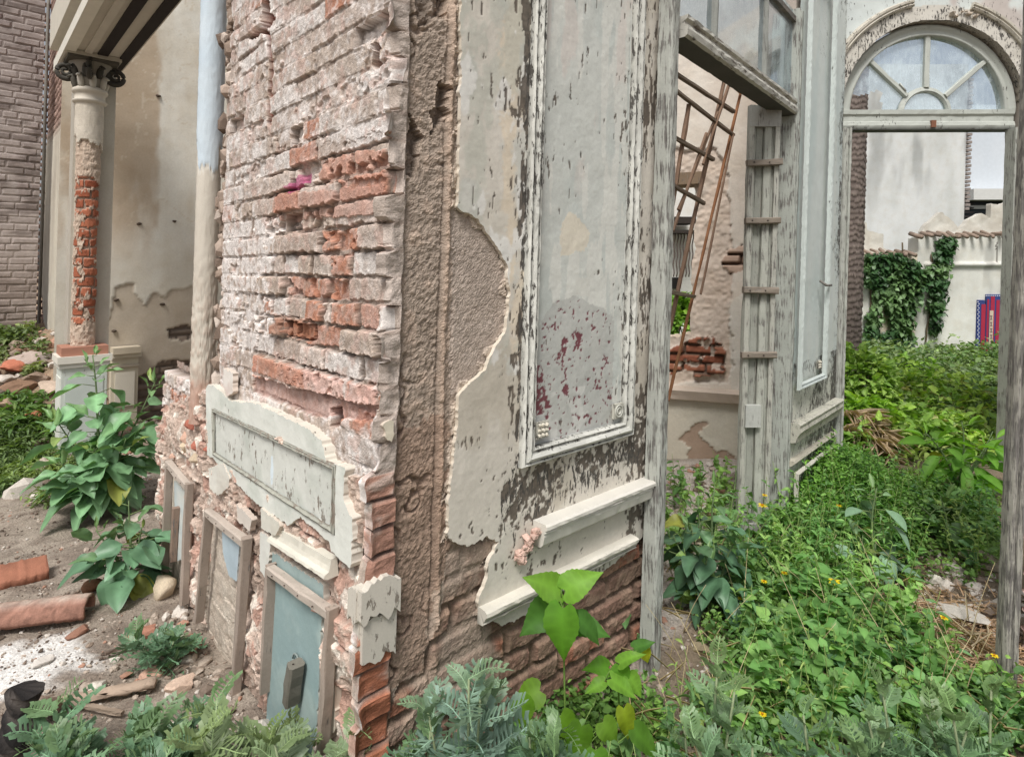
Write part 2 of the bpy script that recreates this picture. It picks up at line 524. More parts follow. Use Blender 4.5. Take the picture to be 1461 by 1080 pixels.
P_RED1 = fl((388,447),(440,458),(443,484),(388,474)); P_RED2 = fl((362,506),(438,528),(440,556),(364,536))
P_PINK = fl((440,527),(538,555),(536,580),(440,557)); P_R3 = fl((455,228),(552,212),(552,250),(458,262))
P_R4 = fl((396,280),(548,262),(550,306),(398,314)); P_NOTCH = fl((352,52),(372,38),(374,-10),(386,-10),(388,18),(396,28),(380,48),(358,60))
P_CHASE = fl((381,45),(387,45),(386,178),(380,178)); P_HOLE2 = fl((527,92),(534,48),(541,70),(542,92),(534,98))
P_WHITE = fl((316,330),(388,318),(388,480),(360,500),(316,500)); P_MAG = fl((407,268),(415,263),(425,249),(436,247),(436,260),(424,271),(411,276))
P_NICHE = fl((466,584),(481,580),(484,608),(470,612)); P_EDGE = fl((360,536),(440,556),(538,580),(530,600),(445,595),(362,560))
P_RUB = fl((296,680),(500,800),(505,1100),(200,1000),(215,640),(290,600)); P_LOW = fl((180,600),(292,560),(520,680),(540,1300),(100,1100))
DETAIL = fl((385,205),(575,190),(560,560),(360,520))
UR = FL.uv(317, 300)[0]

P_F3 = fln(.02, (384,815),(462,880),(450,1130),(374,1070)); P_F2 = fln(.02, (296,736),(340,775),(328,1010),(284,900)); P_F1 = fln(.02, (238,664),(264,694),(256,870),(230,840))
P_DPL = fln(.02, (296,562),(470,672),(492,690),(494,790),(430,735),(300,648))
def face_left(U, V):
    n1 = fbm(U, V, 6, 4, 2); n2 = fbm(U, V, 28, 4, 3); n3 = fbm(U, V, 95, 3, 4)
    n5 = h2(np.floor(U / .0031), np.floor(V / .0031), 91); n6 = fbm(U, V, 52, 3, 19)
    i1, i2, d = bricks(U + (n6 - .5) * .004, V + (n6 - .5) * .005, .225, BH, .008, 21, wav=.005, jit=.5)
    det = sst(.35, .60, inpoly(U, V, DETAIL, .06) * .8 + (n1 - .5) * .8 + .10)
    # how far the joints are choked with old render
    fill = np.clip(sst(.46, .56, n1 * .5 + fbm(U, V, 16, 4, 17) * .5) * (1 - .85 * det), 0, 1)
    dj = d + (n3 - .5) * .004 - (fbm(U, V, 40, 3, 24) - .5) * .010 * (.5 + det)
    edge = sst(.000, .0045, dj)
    gap = 1 - sst(-.001, .009, dj)                     # where daylight does not get in: recessed joint
    face = (i1 - .5) * (.010 + .014 * det) + (n2 - .5) * .006 + (n3 - .5) * .003
    corner = (i2 > .72) * sst(.52, .58, fbm(U, V, 22, 3, 23)); face = face - corner * (.008 + .012 * det)
    mort_h = -.006 - .011 * det + (n2 - .5) * .006
    h = mort_h + (face - mort_h) * np.maximum(edge, fill * .85)
    h += (n1 - .5) * .014 + (n5 - .5) * .0009
    fallen = ((i2 > .97) & (d > .002) & (V > 1.05)).astype(float); h -= fallen * .03
    # colours: washed, pinkish, tan and a few raw orange bricks
    cb = mix(C(180,164,152), C(204,190,180), i2)
    cb = mix(cb, np.broadcast_to(C(220,214,209), cb.shape), ((i1 * 7.3) % 1 < .36) * .85)
    cb = mix(cb, np.broadcast_to(C(182,166,152), cb.shape), ((i2 * 5.7) % 1 < .22) * .8)
    cb = mix(cb, np.broadcast_to(C(180,120,92), cb.shape), ((i1 * 3.1 + i2) % 1 < .10 + .30 * det * sst(.7, .2, U)) * .85)
    cm = mix(C(132,116,104), C(172,156,143), n2)
    cm = mix(cm, np.broadcast_to(C(205,195,186), cm.shape), (1 - det) * sst(.45, .6, n2) * .7)
    c = mix(cm, cb, np.maximum(edge, fill * .5))
    ww = mix(C(208,197,190), C(236,230,226), sst(.35, .65, n6))
    c = mix(c, ww, sst(.40, .60, n1 * .4 + n6 * .6) * (.66 - .46 * det))
    c = mix(c, np.broadcast_to(C(198,168,156), c.shape), sst(.56, .64, fbm(U, V, 24, 4, 31)) * .5)
    c = mix(c, np.broadcast_to(C(164,148,136), c.shape), sst(.57, .67, fbm(U, V, 33, 4, 35)) * .5)
    c = mix(c, np.broadcast_to(C(226,219,214), c.shape), inpoly(U, V, P_WHITE, .02) * sst(.3, .5, n6) * .85)
    c = c * (1 + (n5 - .5) * .24 + (n3 - .5) * .34)[..., None]
    for P, cc, k in ((P_RED1, (146,96,70), .014), (P_RED2, (184,122,96), .012), (P_PINK, (204,164,152), .010), (P_R3, (192,140,120), .010), (P_R4, (188,146,130), .006)):
        m = inpoly(U, V, P, .008)
        c = mix(c, np.broadcast_to(C(*cc), c.shape), m * (.45 + .45 * n2) * (.3 + .7 * edge)); h = h + m * k
    for P, k in ((P_NOTCH, .05), (P_HOLE2, .055), (P_CHASE, .02), (P_NICHE, .05)):
        m = inpoly(U, V, P, .006); h = h - m * k
        c = mix(c, np.broadcast_to(C(160,92,72), c.shape), m * .85)
    m = inpoly(U, V, P_EDGE, .006); h = h - m * .012
    c = mix(c, np.broadcast_to(C(190,150,138), c.shape), m * .7)
    c = mix(c, np.broadcast_to(C(176,44,120), c.shape), inpoly(U, V, P_MAG, .006) * (.45 + .4 * n6))
    # rubble core where the dado has come away
    low = inpoly(U, V, P_LOW, .02).astype(float)
    rb = fbm(U, V, 7, 5, 9)
    ins_ = (inpoly(U, V, P_F1) | inpoly(U, V, P_F2) | inpoly(U, V, P_F3)).astype(float)
    lv_ = .006 + (rb - .5) * .060 + (n2 - .5) * .016 + (n3 - .5) * .006 + .012 * edge * (i1 > .3) - .02 * (i2 > .75) * edge
    low = np.maximum(low, inpoly(U, V, P_DPL)); ins_ = np.maximum(ins_, inpoly(U, V, P_DPL))
    h = h * (1 - low * .6) + low * (lv_ * (1 - ins_) + ins_ * (-.004 + (n2 - .5) * .006))
    cl = mix(C(176,154,140), C(204,186,172), n2)
    cl = mix(cl, np.broadcast_to(C(178,134,118), cl.shape), sst(.57, .65, fbm(U, V, 12, 4, 12)) * .6)
    cl = mix(cl, np.broadcast_to(C(228,220,208), cl.shape), sst(.60, .66, fbm(U, V, 20, 4, 14)) * .8)
    cl = mix(cl, np.broadcast_to(C(120,102,90), cl.shape), sst(.40, .32, rb) * .6); cl = mix(cl, mix(C(186,172,156), C(206,196,182), n2), ins_ * .9)
    c = mix(c, cl * (1 + (n5 - .5) * .2 + (n3 - .5) * .3)[..., None], low)
    # ragged far end with a groove beside the round bead
    far = sst(UR - .03, UR + .01, U + (n2 - .5) * .05) * (V > .98)
    h = h - far * .06
    c = mix(c, np.broadcast_to(C(150,132,120), c.shape), far * .8)
    lw_ = 1 - sst(.96, 1.02, V); t = 1 - sst(.028 * lw_, .016 + .024 * lw_, U)
    h = h * (1 - t) + e1(V) * t
    c = cavity_shade(h, c, 4, .009, .30)
    return h, c, (U < UR + .16) | (V < 1.02 + (n1 - .5) * .1)
def map_left(U, V, H):
    return FL.P(U - e2(V) * (1 - sst(0, .05, U)), V, H)
UL0 = FL.uv(229, 700)[0]
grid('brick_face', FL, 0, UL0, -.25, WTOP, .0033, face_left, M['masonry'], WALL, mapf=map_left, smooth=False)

# plaster side -----------------------------------------------------
P_BRK = fm((640,772),(690,772),(900,770),(960,760),(960,1200),(520,1200),(556,1010),(600,940),(628,900))
P_STRIP = fm((500,-300),(656,-300),(655,120),(648,560),(636,800),(600,1200),(440,1200))
P_SHEET = fm((652,-380),(655,120),(650,300),(678,312),(703,346),(722,380),(724,440),(719,470),(701,500),(690,526),(651,562),(650,600),(639,690),(637,765),(650,773),(668,778),(690,768),(708,772),(694,800),(690,830),(680,858),(684,876),(712,892),(738,882),(800,846),(868,808),(905,778),(918,760),(960,740),(960,-380))
P_GOUGE = [fm((590,-40),(645,-40),(640,20),(600,40)), fm((628,120),(645,125),(642,165),(615,190)), fm((585,160),(605,200),(592,250),(580,240))]
P_BITE = fm((646,296),(675,305),(702,340),(724,380),(726,440),(720,475),(700,505),(690,530),(646,566))
P_EARTH = fm((560,600),(640,600),(640,800),(600,960),(540,1010))
def face_main(U, V):
    n1 = fbm(U, V, 6, 5, 40); n2 = fbm(U, V, 24, 4, 41); n3 = fbm(U, V, 100, 3, 42)
    rid = 1 - np.abs(fbm(U, V, 9, 4, 43) - .5) * 2
    strip = inpoly(U, V, P_STRIP, .004).astype(float)
    n5 = h2(np.floor(U / .0036), np.floor(V / .0036), 93)
    h = -.010 + (n1 - .5) * .013 * (.3 + strip) + (n2 - .5) * (.003 + .003 * strip) + (n3 - .5) * (.003 + .005 * strip) + (n5 - .5) * .0016
    gv = sst(.90, .98, rid) * sst(.52, .64, fbm(U, V, 2.6, 3, 44)) * strip
    h -= gv * .012
    c = mix(C(156,140,126), C(176,161,147), n1)
    c = mix(c, np.broadcast_to(C(198,176,158), c.shape), sst(.52, .66, n2) * .5 * strip)
    c = mix(c, np.broadcast_to(C(132,112,98), c.shape), gv * .35)
    bt = inpoly(U, V, P_BITE, .006)
    c = mix(c, mix(C(170,155,142), C(188,174,162), n2), bt * 1.0)
    for k, P in enumerate(P_GOUGE):
        m = inpoly(U, V, P, .018); h = h - m * (.004 + .05 * n2 + .02 * (n3 - .5))
        c = c * (1 - m * .25)[..., None]
    # trowelled arris left by the missing plaster edge
    ua = FM.uv(646, 300)[0] - .03 * 0
    a = np.exp(-((U - (ua - .012) + (V - 1.6) * .004) / .009) ** 2)
    h += a * .010 * (.6 + .8 * n1); c = mix(c, np.broadcast_to(C(178,156,138), c.shape), a * .7)
    a2 = np.exp(-((U - (ua - .028)) / .004) ** 2); h -= a2 * .006
    # earth-coloured lower coat
    e = inpoly(U, V, P_EARTH, .04).astype(float)
    c = mix(c, np.broadcast_to(C(142,116,98), c.shape), e * .6)
    us_m = inpoly(U, V, P_SHEET, .035, 35).astype(float)          # under-coat left beyond the broken edge
    h += us_m * (.005 + .004 * (n3 - .5)); c = mix(c, mix(C(178,162,146), C(206,192,176), n3), us_m * .85)
    # bare bricks at the foot
    i1, i2, d = bricks(U, V, .25, .078, .014, 61, wav=.012)
    ed = sst(-.003, .012, d + (n2 - .5) * .012)
    mud = sst(.42, .62, fbm(U, V, 6, 4, 47))
    bk = inpoly(U, V, P_BRK, .03, 10).astype(float) * (1 - .75 * mud * (U < .45))
    hb = -.026 + ed * (.020 + (i1 - .5) * .012) + (n2 - .5) * .010 + (n3 - .5) * .006
    cbk = mix(C(108,86,74), C(144,114,99), i2)
    cbk = mix(cbk, np.broadcast_to(C(158,102,78), cbk.shape), (i1 > .72) * .6)
    cbk = mix(np.broadcast_to(C(140,118,102), cbk.shape), cbk, ed)
    cbk = mix(cbk, np.broadcast_to(C(150,128,110), cbk.shape), sst(.46, .60, n2) * .6)
    h = h * (1 - bk) + hb * bk; c = mix(c, cbk, bk)
    # quoin brick ends beside the corner
    q = 1 - sst(.040, .052, U + (n2 - .5) * .02)
    r = np.floor(V / BH); hq = h2(r, r * 0 + 1, 99); fq = V / BH - r
    eq = sst(0, .12, fq) * (1 - sst(.88, 1, fq))
    cq = mix(C(160,138,126), C(190,172,162), hq)
    lowq = (V < .98)
    cq = np.where((lowq & (hq > .35))[..., None], C(162,124,108) * (.8 + .5 * n2[..., None]), cq)
    cq = np.where((V < .62)[..., None], C(172,112,86) * (.7 + .6 * n2[..., None]), cq)
    cq = np.where(lowq[..., None], cq, mix(C(178,164,152), C(204,192,183), n2)); cq = mix(np.broadcast_to(C(150,130,118), cq.shape), cq, np.maximum(eq, .55 * ~lowq)); cq = cq * np.where(lowq, 1, .86 + .24 * hq)[..., None]
    cq = mix(cq, np.broadcast_to(C(200,186,176), cq.shape), sst(.55, .7, n2) * .6)
    h = h * (1 - q) + q * (.006 + ((hq - .5) * .02 * eq - (1 - eq) * .016) * np.where(lowq, 1, .0) + (n2 - .5) * .020 + (n1 - .5) * .02); c = mix(c, cq, q)
    c = c * (1 + (n5 - .5) * .22 + (n3 - .5) * .30)[..., None]; c = cavity_shade(h, c, 4, .010, .26)
    t = 1 - sst(0, .014, U)
    h = h * (1 - t) + e2(V) * t
    return h, c
def map_main(U, V, H):
    return FM.P(U - e1(V) * (1 - sst(0, .045, U)), V, H)
UM1 = FM.uv(945, 600)[0]
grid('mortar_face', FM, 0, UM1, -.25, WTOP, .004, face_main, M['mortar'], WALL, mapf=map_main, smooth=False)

# solid core so that the wall has its thickness and back
mb = MB()
def slab(mb, fr, u0, u1, v0, v1, n0, n1, col):
    P = [fr.P(u, v, n) for n in (n0, n1) for v in (v0, v1) for u in (u0, u1)]
    mb.add(P, [(0,1,3,2),(4,6,7,5),(0,2,6,4),(1,5,7,3),(2,3,7,6),(0,4,5,1)], None, col)
slab(mb, FL, .13, UR + .13, -.25, WTOP - .02, -.34, -.11, C(170,140,128))
slab(mb, FM, .12, UM1 - .01, -.25, WTOP - .02, -.34, -.10, C(150,128,112))
mb.build('wall_core', M['masonry'], WALL, smooth=False)

# ---- plaster sheet
P_SHEET = fm((652,-380),(655,120),(650,300),(678,312),(703,346),(722,380),(724,440),(719,470),(701,500),(690,526),(651,562),
             (650,600),(639,690),(637,765),(650,773),(668,778),(690,768),(708,772),(694,800),(690,830),(680,858),(684,876),(712,892),(738,882),(800,846),(868,808),(905,778),(918,760),(960,740),(960,-380))
PI = dict(tl=FM.uv(776,40), bl=FM.uv(752,640), br=FM.uv(880,602), tr=FM.uv(905,40))
u_l, u_r = (PI['tl'][0] + PI['bl'][0]) / 2, (PI['tr'][0] + PI['br'][0]) / 2
v_b = (PI['bl'][1] + PI['br'][1]) / 2; v_t = 2.62
P_RS = [fm((762,590),(764,520),(774,520),(778,560),(788,590)), fm((790,520),(806,478),(812,490),(800,520)), fm((818,500),(822,472),(830,474),(826,498)), fm((800,560),(808,546),(814,556),(806,564)), fm((846,556),(850,540),(856,546),(852,560))]
P_ARCH = fm((762,640),(766,470),(790,432),(820,424),(860,440),(876,460),(872,620))
P_SPOT = fm((800,365),(800,320),(812,300),(822,312),(842,330),(838,352),(812,362)); P_SQ = fm((821,396),(841,398),(840,424),(822,422))
vdd = (FM.uv(770, 738)[1] + FM.uv(922, 676)[1]) / 2
def sheet(U, V):
    keep = inpoly(U, V, P_SHEET, .006, 30)
    n1 = fbm(U, V, 5, 5, 70); n2 = fbm(U, V, 22, 4, 71); n3 = fbm(U, V, 110, 3, 72); ns = fbm(U * 26, V * 5, 1, 5, 73)
    h = .007 + (n1 - .5) * .006 + (n2 - .5) * .002 + (n3 - .5) * .0008
    c = mix(C(206,200,187), C(220,214,203), n1); c = mix(c, np.broadcast_to(C(176,166,148), c.shape), sst(.52, .66, fbm(U, V * .5, 7, 5, 88) + (n3 - .5) * .12) * .45)
    left = U < u_l - .02
    # patches on the outer band: grey paint, cream under-paint, pinkish
    pch = fbm(U * 1.6, V, 6, 4, 74)
    band = (left & (V > 1.18)).astype(float)
    fz = (n2 - .5) * .10 + (n3 - .5) * .14
    c = mix(c, np.broadcast_to(C(204,204,196), c.shape), sst(.44, .56, pch + fz) * .8 * band)
    c = mix(c, np.broadcast_to(C(226,212,190), c.shape), sst(.46, .34, fbm(U, V * .35, 10, 4, 75) + fz) * .85 * band)
    c = mix(c, np.broadcast_to(C(188,190,178), c.shape), sst(.52, .62, fbm(U * 1.4, V * .6, 8, 4, 76) + fz) * .6 * band)
    c = mix(c, np.broadcast_to(C(232,230,224), c.shape), sst(.56, .62, fbm(U, V * .5, 13, 4, 84) + fz * .6) * .8 * band)
    # inside the moulding
    ins = (U > u_l) & (U < u_r) & (V > v_b)
    fz = (n2 - .5) * .08 + (n3 - .5) * .12
    ci = mix(C(200,204,198), C(213,215,208), n1)
    ci = mix(ci, np.broadcast_to(C(192,199,194), ci.shape), sst(.48, .62, fbm(U, V * .5, 7, 4, 77) + fz) * .55)
    ci = mix(ci, np.broadcast_to(C(222,222,214), ci.shape), sst(.56, .62, fbm(U * 3, V * .5, 8, 4, 78) + fz * .6) * .75)
    ci = mix(ci, np.broadcast_to(C(214,204,196), ci.shape), sst(.52, .64, fbm(U * 1.5, V * .4, 10, 4, 79) + fz) * .6 * sst(1.6, 2.0, V))
    ar = inpoly(U, V, P_ARCH, .006); ci = mix(ci, mix(C(182,183,178), C(192,193,187), n2), ar * .85)
    ci = mix(ci, np.broadcast_to(C(222,214,196), ci.shape), inpoly(U, V, P_SPOT, .012) * .9)
    ci = mix(ci, np.broadcast_to(C(214,214,206), ci.shape), inpoly(U, V, P_SQ, .002) * .95)
    bl_ = sst(.55, .60, fbm(U, V, 16, 4, 80)) * (V < v_b + .16); ci = mix(ci, np.broadcast_to(C(212,212,206), ci.shape), bl_ * .8)
    rs = np.zeros(U.shape)
    for P in P_RS: rs = np.maximum(rs, inpoly(U, V, P, .012, 45))
    rs = np.maximum(rs * sst(.38, .46, fbm(U, V, 80, 3, 81)), (sst(.68, .71, fbm(U, V, 70, 4, 82)) * ar))
    ci = mix(ci, np.broadcast_to(C(112,42,56), ci.shape), rs * .92)
    c = np.where(ins[..., None], ci, c)
    h = h - ins * .006 - rs * .001
    # wear map
    dl = np.abs(U - (u_l - .055)); wear = .08 + 0 * U
    wear = np.maximum(wear, (.50 + .05 * (V > 1.3)) * np.exp(-(dl / .032) ** 2))
    wear = np.maximum(wear, .38 * ins * (np.exp(-((U - u_l) / .04) ** 2) + np.exp(-((U - u_r) / .03) ** 2)))
    wear = np.maximum(wear, .20 * ins)
    wear = np.maximum(wear, .24 * band * sst(.45, .6, n1))
    below = (V < v_b - .02) & (V > v_b - .30) & (U > u_l - .12)
    wear = np.maximum(wear, below * (.52 - 1.1 * np.abs(V - (v_b - .13))))
    rt = (U > u_r + .045); wear = np.maximum(wear, rt * .36)
    wear = np.where(V < v_b - .30, np.minimum(wear, .22), wear)
    # paint lost in clusters down to dark wood and dirt
    fk = np.where(V > v_b, fbm(U * 1.5, V * .38, 60, 4, 86), fbm(U * 1.2, V * .9, 55, 4, 86)); cl = fbm(U, V, 7, 3, 87)
    zone = np.exp(-(dl / .042) ** 2) * .8 * (V > .95) + .75 * below * (1 - np.clip(np.abs(V - (v_b - .12)) / .17, 0, 1)) + rt * .55 + .10 * band
    zone = zone + .22 * (V < vdd - .07) * (V > vdd - .30) * sst(.0, .12, U - FM.uv(690, 800)[0])
    flk = sst(.0, .03, fk + zone * .42 + (cl - .5) * .55 - .80)
    c = mix(c, mix(C(58,52,46), C(112,100,88), n3), flk * .92); h = h - flk * .0015
    c = c * (1 + (n3 - .5) * .14)[..., None]; wear = wear + (n1 - .5) * .10
    return h, np.dstack([c, wear]), keep
grid('plaster_coat', FM, FM.uv(620, 600)[0], UM1 - .004, FM.uv(700, 905)[1], WTOP - .03, .0036, sheet, M['paint'], WALL, skirt=.014, edgecol=C(226,214,196))

def mcol(UV, base, wear, seed, patch=None):
    n = fbm(UV[:, 0], UV[:, 1], 12, 4, seed)
    c = mix(np.asarray(base), np.asarray(base) * .84, n)
    if patch is not None: c = mix(c, np.broadcast_to(patch, c.shape), sst(.5, .56, fbm(UV[:, 0], UV[:, 1] * .5, 8, 3, seed + 1)))
    wv = wear(UV) if callable(wear) else np.full(len(UV), wear)
    return np.hstack([c, wv[:, None]])
def mould(name, fr, path, prof, mat, parent, base, wear, closed=False, seed=1, base_n=0., seg=.02, patch=None, smooth=False, dark=(), dk=.4):
    V, Q, T, UV = sweep(fr, path, prof, closed, seg, .0005 if seg < .012 else .001, seed, base_n)
    cc = mcol(UV, base, wear, seed, patch); jj = np.arange(len(cc)) % len(prof)
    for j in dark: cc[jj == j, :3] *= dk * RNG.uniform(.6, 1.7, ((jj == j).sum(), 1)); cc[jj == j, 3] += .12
    return MB().add(V, Q, T, cc).build(name, mat, parent, smooth)

PROF_PANEL = [(.004,-.004),(.002,.012),(-.004,.017),(-.010,.012),(-.014,.012),(-.017,.022),(-.026,.028),(-.034,.024),(-.037,.014),(-.041,.014),(-.046,.020),(-.051,.014),(-.052,-.004)]
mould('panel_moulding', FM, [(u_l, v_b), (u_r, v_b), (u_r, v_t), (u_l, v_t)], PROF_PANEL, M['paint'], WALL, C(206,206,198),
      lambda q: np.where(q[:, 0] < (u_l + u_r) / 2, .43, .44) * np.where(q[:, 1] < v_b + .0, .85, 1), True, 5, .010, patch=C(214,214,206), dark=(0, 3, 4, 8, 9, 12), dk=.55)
# small carved corner blocks in the lower corners of the panel
def rosette(fr, u, v, r, n0, kind):
    mb = MB(); rng = np.random.default_rng(3)
    slab(mb, fr, u - r, u + r, v - r, v + r, n0 - .006, n0 + .004, np.append(C(190,188,176), .45))
    if kind == 0:
        for k in range(3):
            for j in range(3):
                a = fr.P(u + (k - 1) * r * .6, v + (j - 1) * r * .6, n0 + .006)
                rock(mb, a, r * .34, 3 + k * 5 + j, np.append(C(214,208,192), .3), .9, 1, .2)
    else:
        an = np.linspace(0, 2 * np.pi, 25)
        for rr in (.78, .42):
            tube(mb, [fr.P(u + r * rr * math.cos(t), v + r * rr * math.sin(t), n0 + .005) for t in an], r * .12, 6, np.append(C(196,196,186), .3))
    return mb
p = FM.uv(774, 606); rosette(FM, u_l + .034, v_b + .052, .026, .020, 0).build('carved_block', M['paint'], WALL, False)
rosette(FM, u_r - .036, v_b + .05, .026, .018, 1).build('carved_roundel', M['paint'], WALL, False)

# dado rail (its left end broken off) and the lower moulding
A, B = FM.uv(770, 738), FM.uv(922, 676)
vd = (A[1] + B[1]) / 2
PROF_DADO = [(.0,-.004),(0,.050),(-.006,.058),(-.016,.058),(-.022,.050),(-.026,.052),(-.030,.046),(-.040,.046),(-.066,.040),(-.075,.030),(-.078,.018),(-.080,-.004)]
mould('dado_rail', FM, [(A[0] - .035, vd), (B[0] + .01, vd)], [(a, n) for a, n in PROF_DADO], M['paint'], WALL, C(226,222,212), .26, seed=8, base_n=.010, dark=(10, 11))  # shadow gap under the rail painted into its lower edge
mb = MB()
rng = np.random.default_rng(4)
for k in range(26):          # crumbling broken end of the rail
    t = rng.uniform(0, 1)
    a = FM.P(A[0] - .040 - .075 * t + rng.normal() * .008, vd - .01 - .10 * t + rng.normal() * .01, .024 + rng.uniform(0, .018) * (1 - t))
    rock(mb, a, rng.uniform(.008, .02), k, C(212,180,166) * rng.uniform(.85, 1.1), .8, 1, .4)
mb.build('broken_rail_end', M['masonry'], WALL, False)
a2, b2 = FM.uv(681, 866), FM.uv(898, 762)
vs = (a2[1] + b2[1]) / 2
sl_ = (b2[1] - a2[1]) / (b2[0] - a2[0])
PROF_SK = [(.004,-.004),(.002,.026),(-.004,.036),(-.014,.036),(-.020,.028),(-.028,.026),(-.034,.020),(-.038,.024),(-.044,.018),(-.046,-.006)]
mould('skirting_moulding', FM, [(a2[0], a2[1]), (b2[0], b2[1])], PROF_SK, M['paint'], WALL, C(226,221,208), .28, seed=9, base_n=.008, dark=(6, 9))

# ---- brick side: dado panel and fragments of plaster
P_DP = fln(.028, (292,553),(297,548),(306,551),(316,560),(327,570),(366,576),(404,594),(443,612),(458,630),(465,656),(478,662),(493,665),(490,690),(489,710),(496,730),(502,742),(500,806),(497,812),(490,806),(478,794),(472,790),(467,775),(450,758),(428,739),(410,750),(392,738),(372,724),(352,706),(335,690),(324,677),(304,655),(295,650))
r_tl, r_tr, r_br, r_bl = [FL.uv(*p, .028) for p in ((304,586),(476,668),(474,757),(305,647))]
def plate(off, base, dirt, seed, wearv=.3, amp=1.0):
    def f(poly, wob=.004):
        def fn(U, V):
            keep = inpoly(U, V, poly, wob, 40, seed)
            n1 = fbm(U, V, 9, 5, seed); n2 = fbm(U, V, 40, 4, seed + 1)
            h = off + (n1 - .5) * .006 * amp + (n2 - .5) * .0016
            c = mix(np.asarray(base), np.asarray(dirt), sst(.4, .75, n1) * .7)
            return h, np.dstack([c, np.full(U.shape, wearv) + (n1 - .5) * .15]), keep
        return fn
    return f
def bounds(poly, m=.01):
    p = np.array(poly); return p[:, 0].min() - m, p[:, 0].max() + m, p[:, 1].min() - m, p[:, 1].max() + m
def dpanel(U, V):
    h, c, k = plate(.026, C(226,228,220), C(200,206,196), 90, .34)(P_DP)(U, V)
    quad = [r_tl, r_tr, r_br, r_bl]
    ins = inpoly(U, V, quad)
    h = h - ins * .006
    c[..., :3] = np.where(ins[..., None], c[..., :3] * .90, c[..., :3])
    c[..., 3] = np.where(ins, .42, c[..., 3])
    st = blob(U, V, FL.uv(396, 672), .012, .05, .5, 40, 8)
    c[..., :3] = mix(c[..., :3], np.broadcast_to(C(222,234,240), c[..., :3].shape), st)
    return h, c, k
dp = grid('dado_panel', FL, *bounds(P_DP), .0032, dpanel, M['plaster'], WALL, skirt=.034, edgecol=C(216,206,192))
PROF_BEAD = [(.005,-.002),(.004,.006),(0,.010),(-.004,.006),(-.007,.006),(-.010,.002),(-.011,-.002)]
mould('bead_moulding', FL, [r_tl, r_bl, r_br, r_tr], [(-a, n) for a, n in PROF_BEAD], M['plaster'], dp, C(176,176,164), .45, True, 12, .024, dark=(0, 3, 5, 6))

def fragment(name, pts, off, base, dirt, seed, fr=FL, thick=.02, mat='plaster', wob=.004, wearv=.25):
    P = fr.poly(pts, off)
    return grid(name, fr, *bounds(P), .0032, plate(off, base, dirt, seed, wearv)(P, wob), M[mat], WALL, skirt=thick, edgecol=C(206,190,176))
fragment('plaster_fragment', ((297,668),(318,660),(328,682),(327,696),(312,708),(299,698)), .030, C(224,222,212), C(200,194,182), 101)
fragment('plaster_fragment', ((371,722),(398,744),(400,752),(393,766),(372,754)), .034, C(222,220,208), C(206,202,188), 102)
fragment('plaster_fragment', ((370,756),(387,768),(384,800),(381,830),(370,814)), .030, C(222,222,214), C(206,204,192), 103)
fragment('plaster_fragment', ((318,526),(332,530),(333,560),(324,566),(318,552)), .028, C(230,224,216), C(210,190,180), 104)
fragment('plaster_fragment', ((336,716),(360,742),(356,760),(340,745)), .026, C(214,206,196), C(190,176,166), 105)
fragment('plaster_fragment', ((473,880),(480,890),(477,1040),(468,1060),(470,960)), .012, C(222,214,196), C(200,190,170), 106)
fragment('plaster_fragment', ((547,601),(562,596),(564,622),(560,634),(549,628)), .018, C(216,208,188), C(190,180,160), 107, FM)
# sloping ledge above the third frame
a3, b3 = FL.uv(386, 772, .03), FL.uv(468, 826, .03)
mould('ledge_moulding', FL, [a3, b3], [(.0,.0),(.002,.030),(-.004,.042),(-.012,.040),(-.018,.028),(-.030,.024),(-.05,.022),(-.052,.0)], M['plaster'], WALL, C(224,220,206), .25, seed=15)
fragment('tile_strip', ((388,786),(462,834),(462,862),(388,812)), .020, C(158,176,174), C(140,160,158), 108, wob=.002)
# white plaster cap and hollow on the corner
mb = MB()
def quoin_plate(mb, u0, u1, v0, v1, fr, n0, n1, col, seed):
    k = 14; rng = np.random.default_rng(seed)
    us = np.linspace(u0, u1, k)
    top = v1 + (fbm(us, us * 0 + seed, 60, 3, seed) - .5) * .06; bot = v0 + (fbm(us, us * 0 + seed + 5, 60, 3, seed) - .5) * .05
    V = np.vstack([fr.P(us, bot, n1), fr.P(us, top, n1), fr.P(us, bot, n0), fr.P(us, top, n0)])
    Q = []
    for i in range(k - 1):
        Q += [(i, i+1, k+i+1, k+i), (2*k+i, 3*k+i, 3*k+i+1, 2*k+i+1), (k+i, k+i+1, 3*k+i+1, 3*k+i), (i+1, i, 2*k+i, 2*k+i+1)]
    for i in (0, k - 1): Q.append((i, k+i, 3*k+i, 2*k+i))
    mb.add(V, Q, None, col)
cq = np.append(C(206,200,188), .42)
vq0, vq1 = FL.uv(512, 850)[1], FL.uv(512, 814)[1]
quoin_plate(mb, -.012, .030, vq0, vq1, FL, .02, .066, cq, 3); quoin_plate(mb, -.062, .050, vq0 + .0, vq1 + .014, FM, -.01, .032, cq, 4)
vq2 = FL.uv(512, 905)[1]
quoin_plate(mb, -.008, .020, vq2 - .012, vq0 + .002, FL, .02, .054, cq * .97, 7); quoin_plate(mb, -.05, .046, vq2 - .012, vq0 + .002, FM, -.01, .022, cq * .97, 8)
mb.build('corner_plaster', M['plaster'], WALL, False)

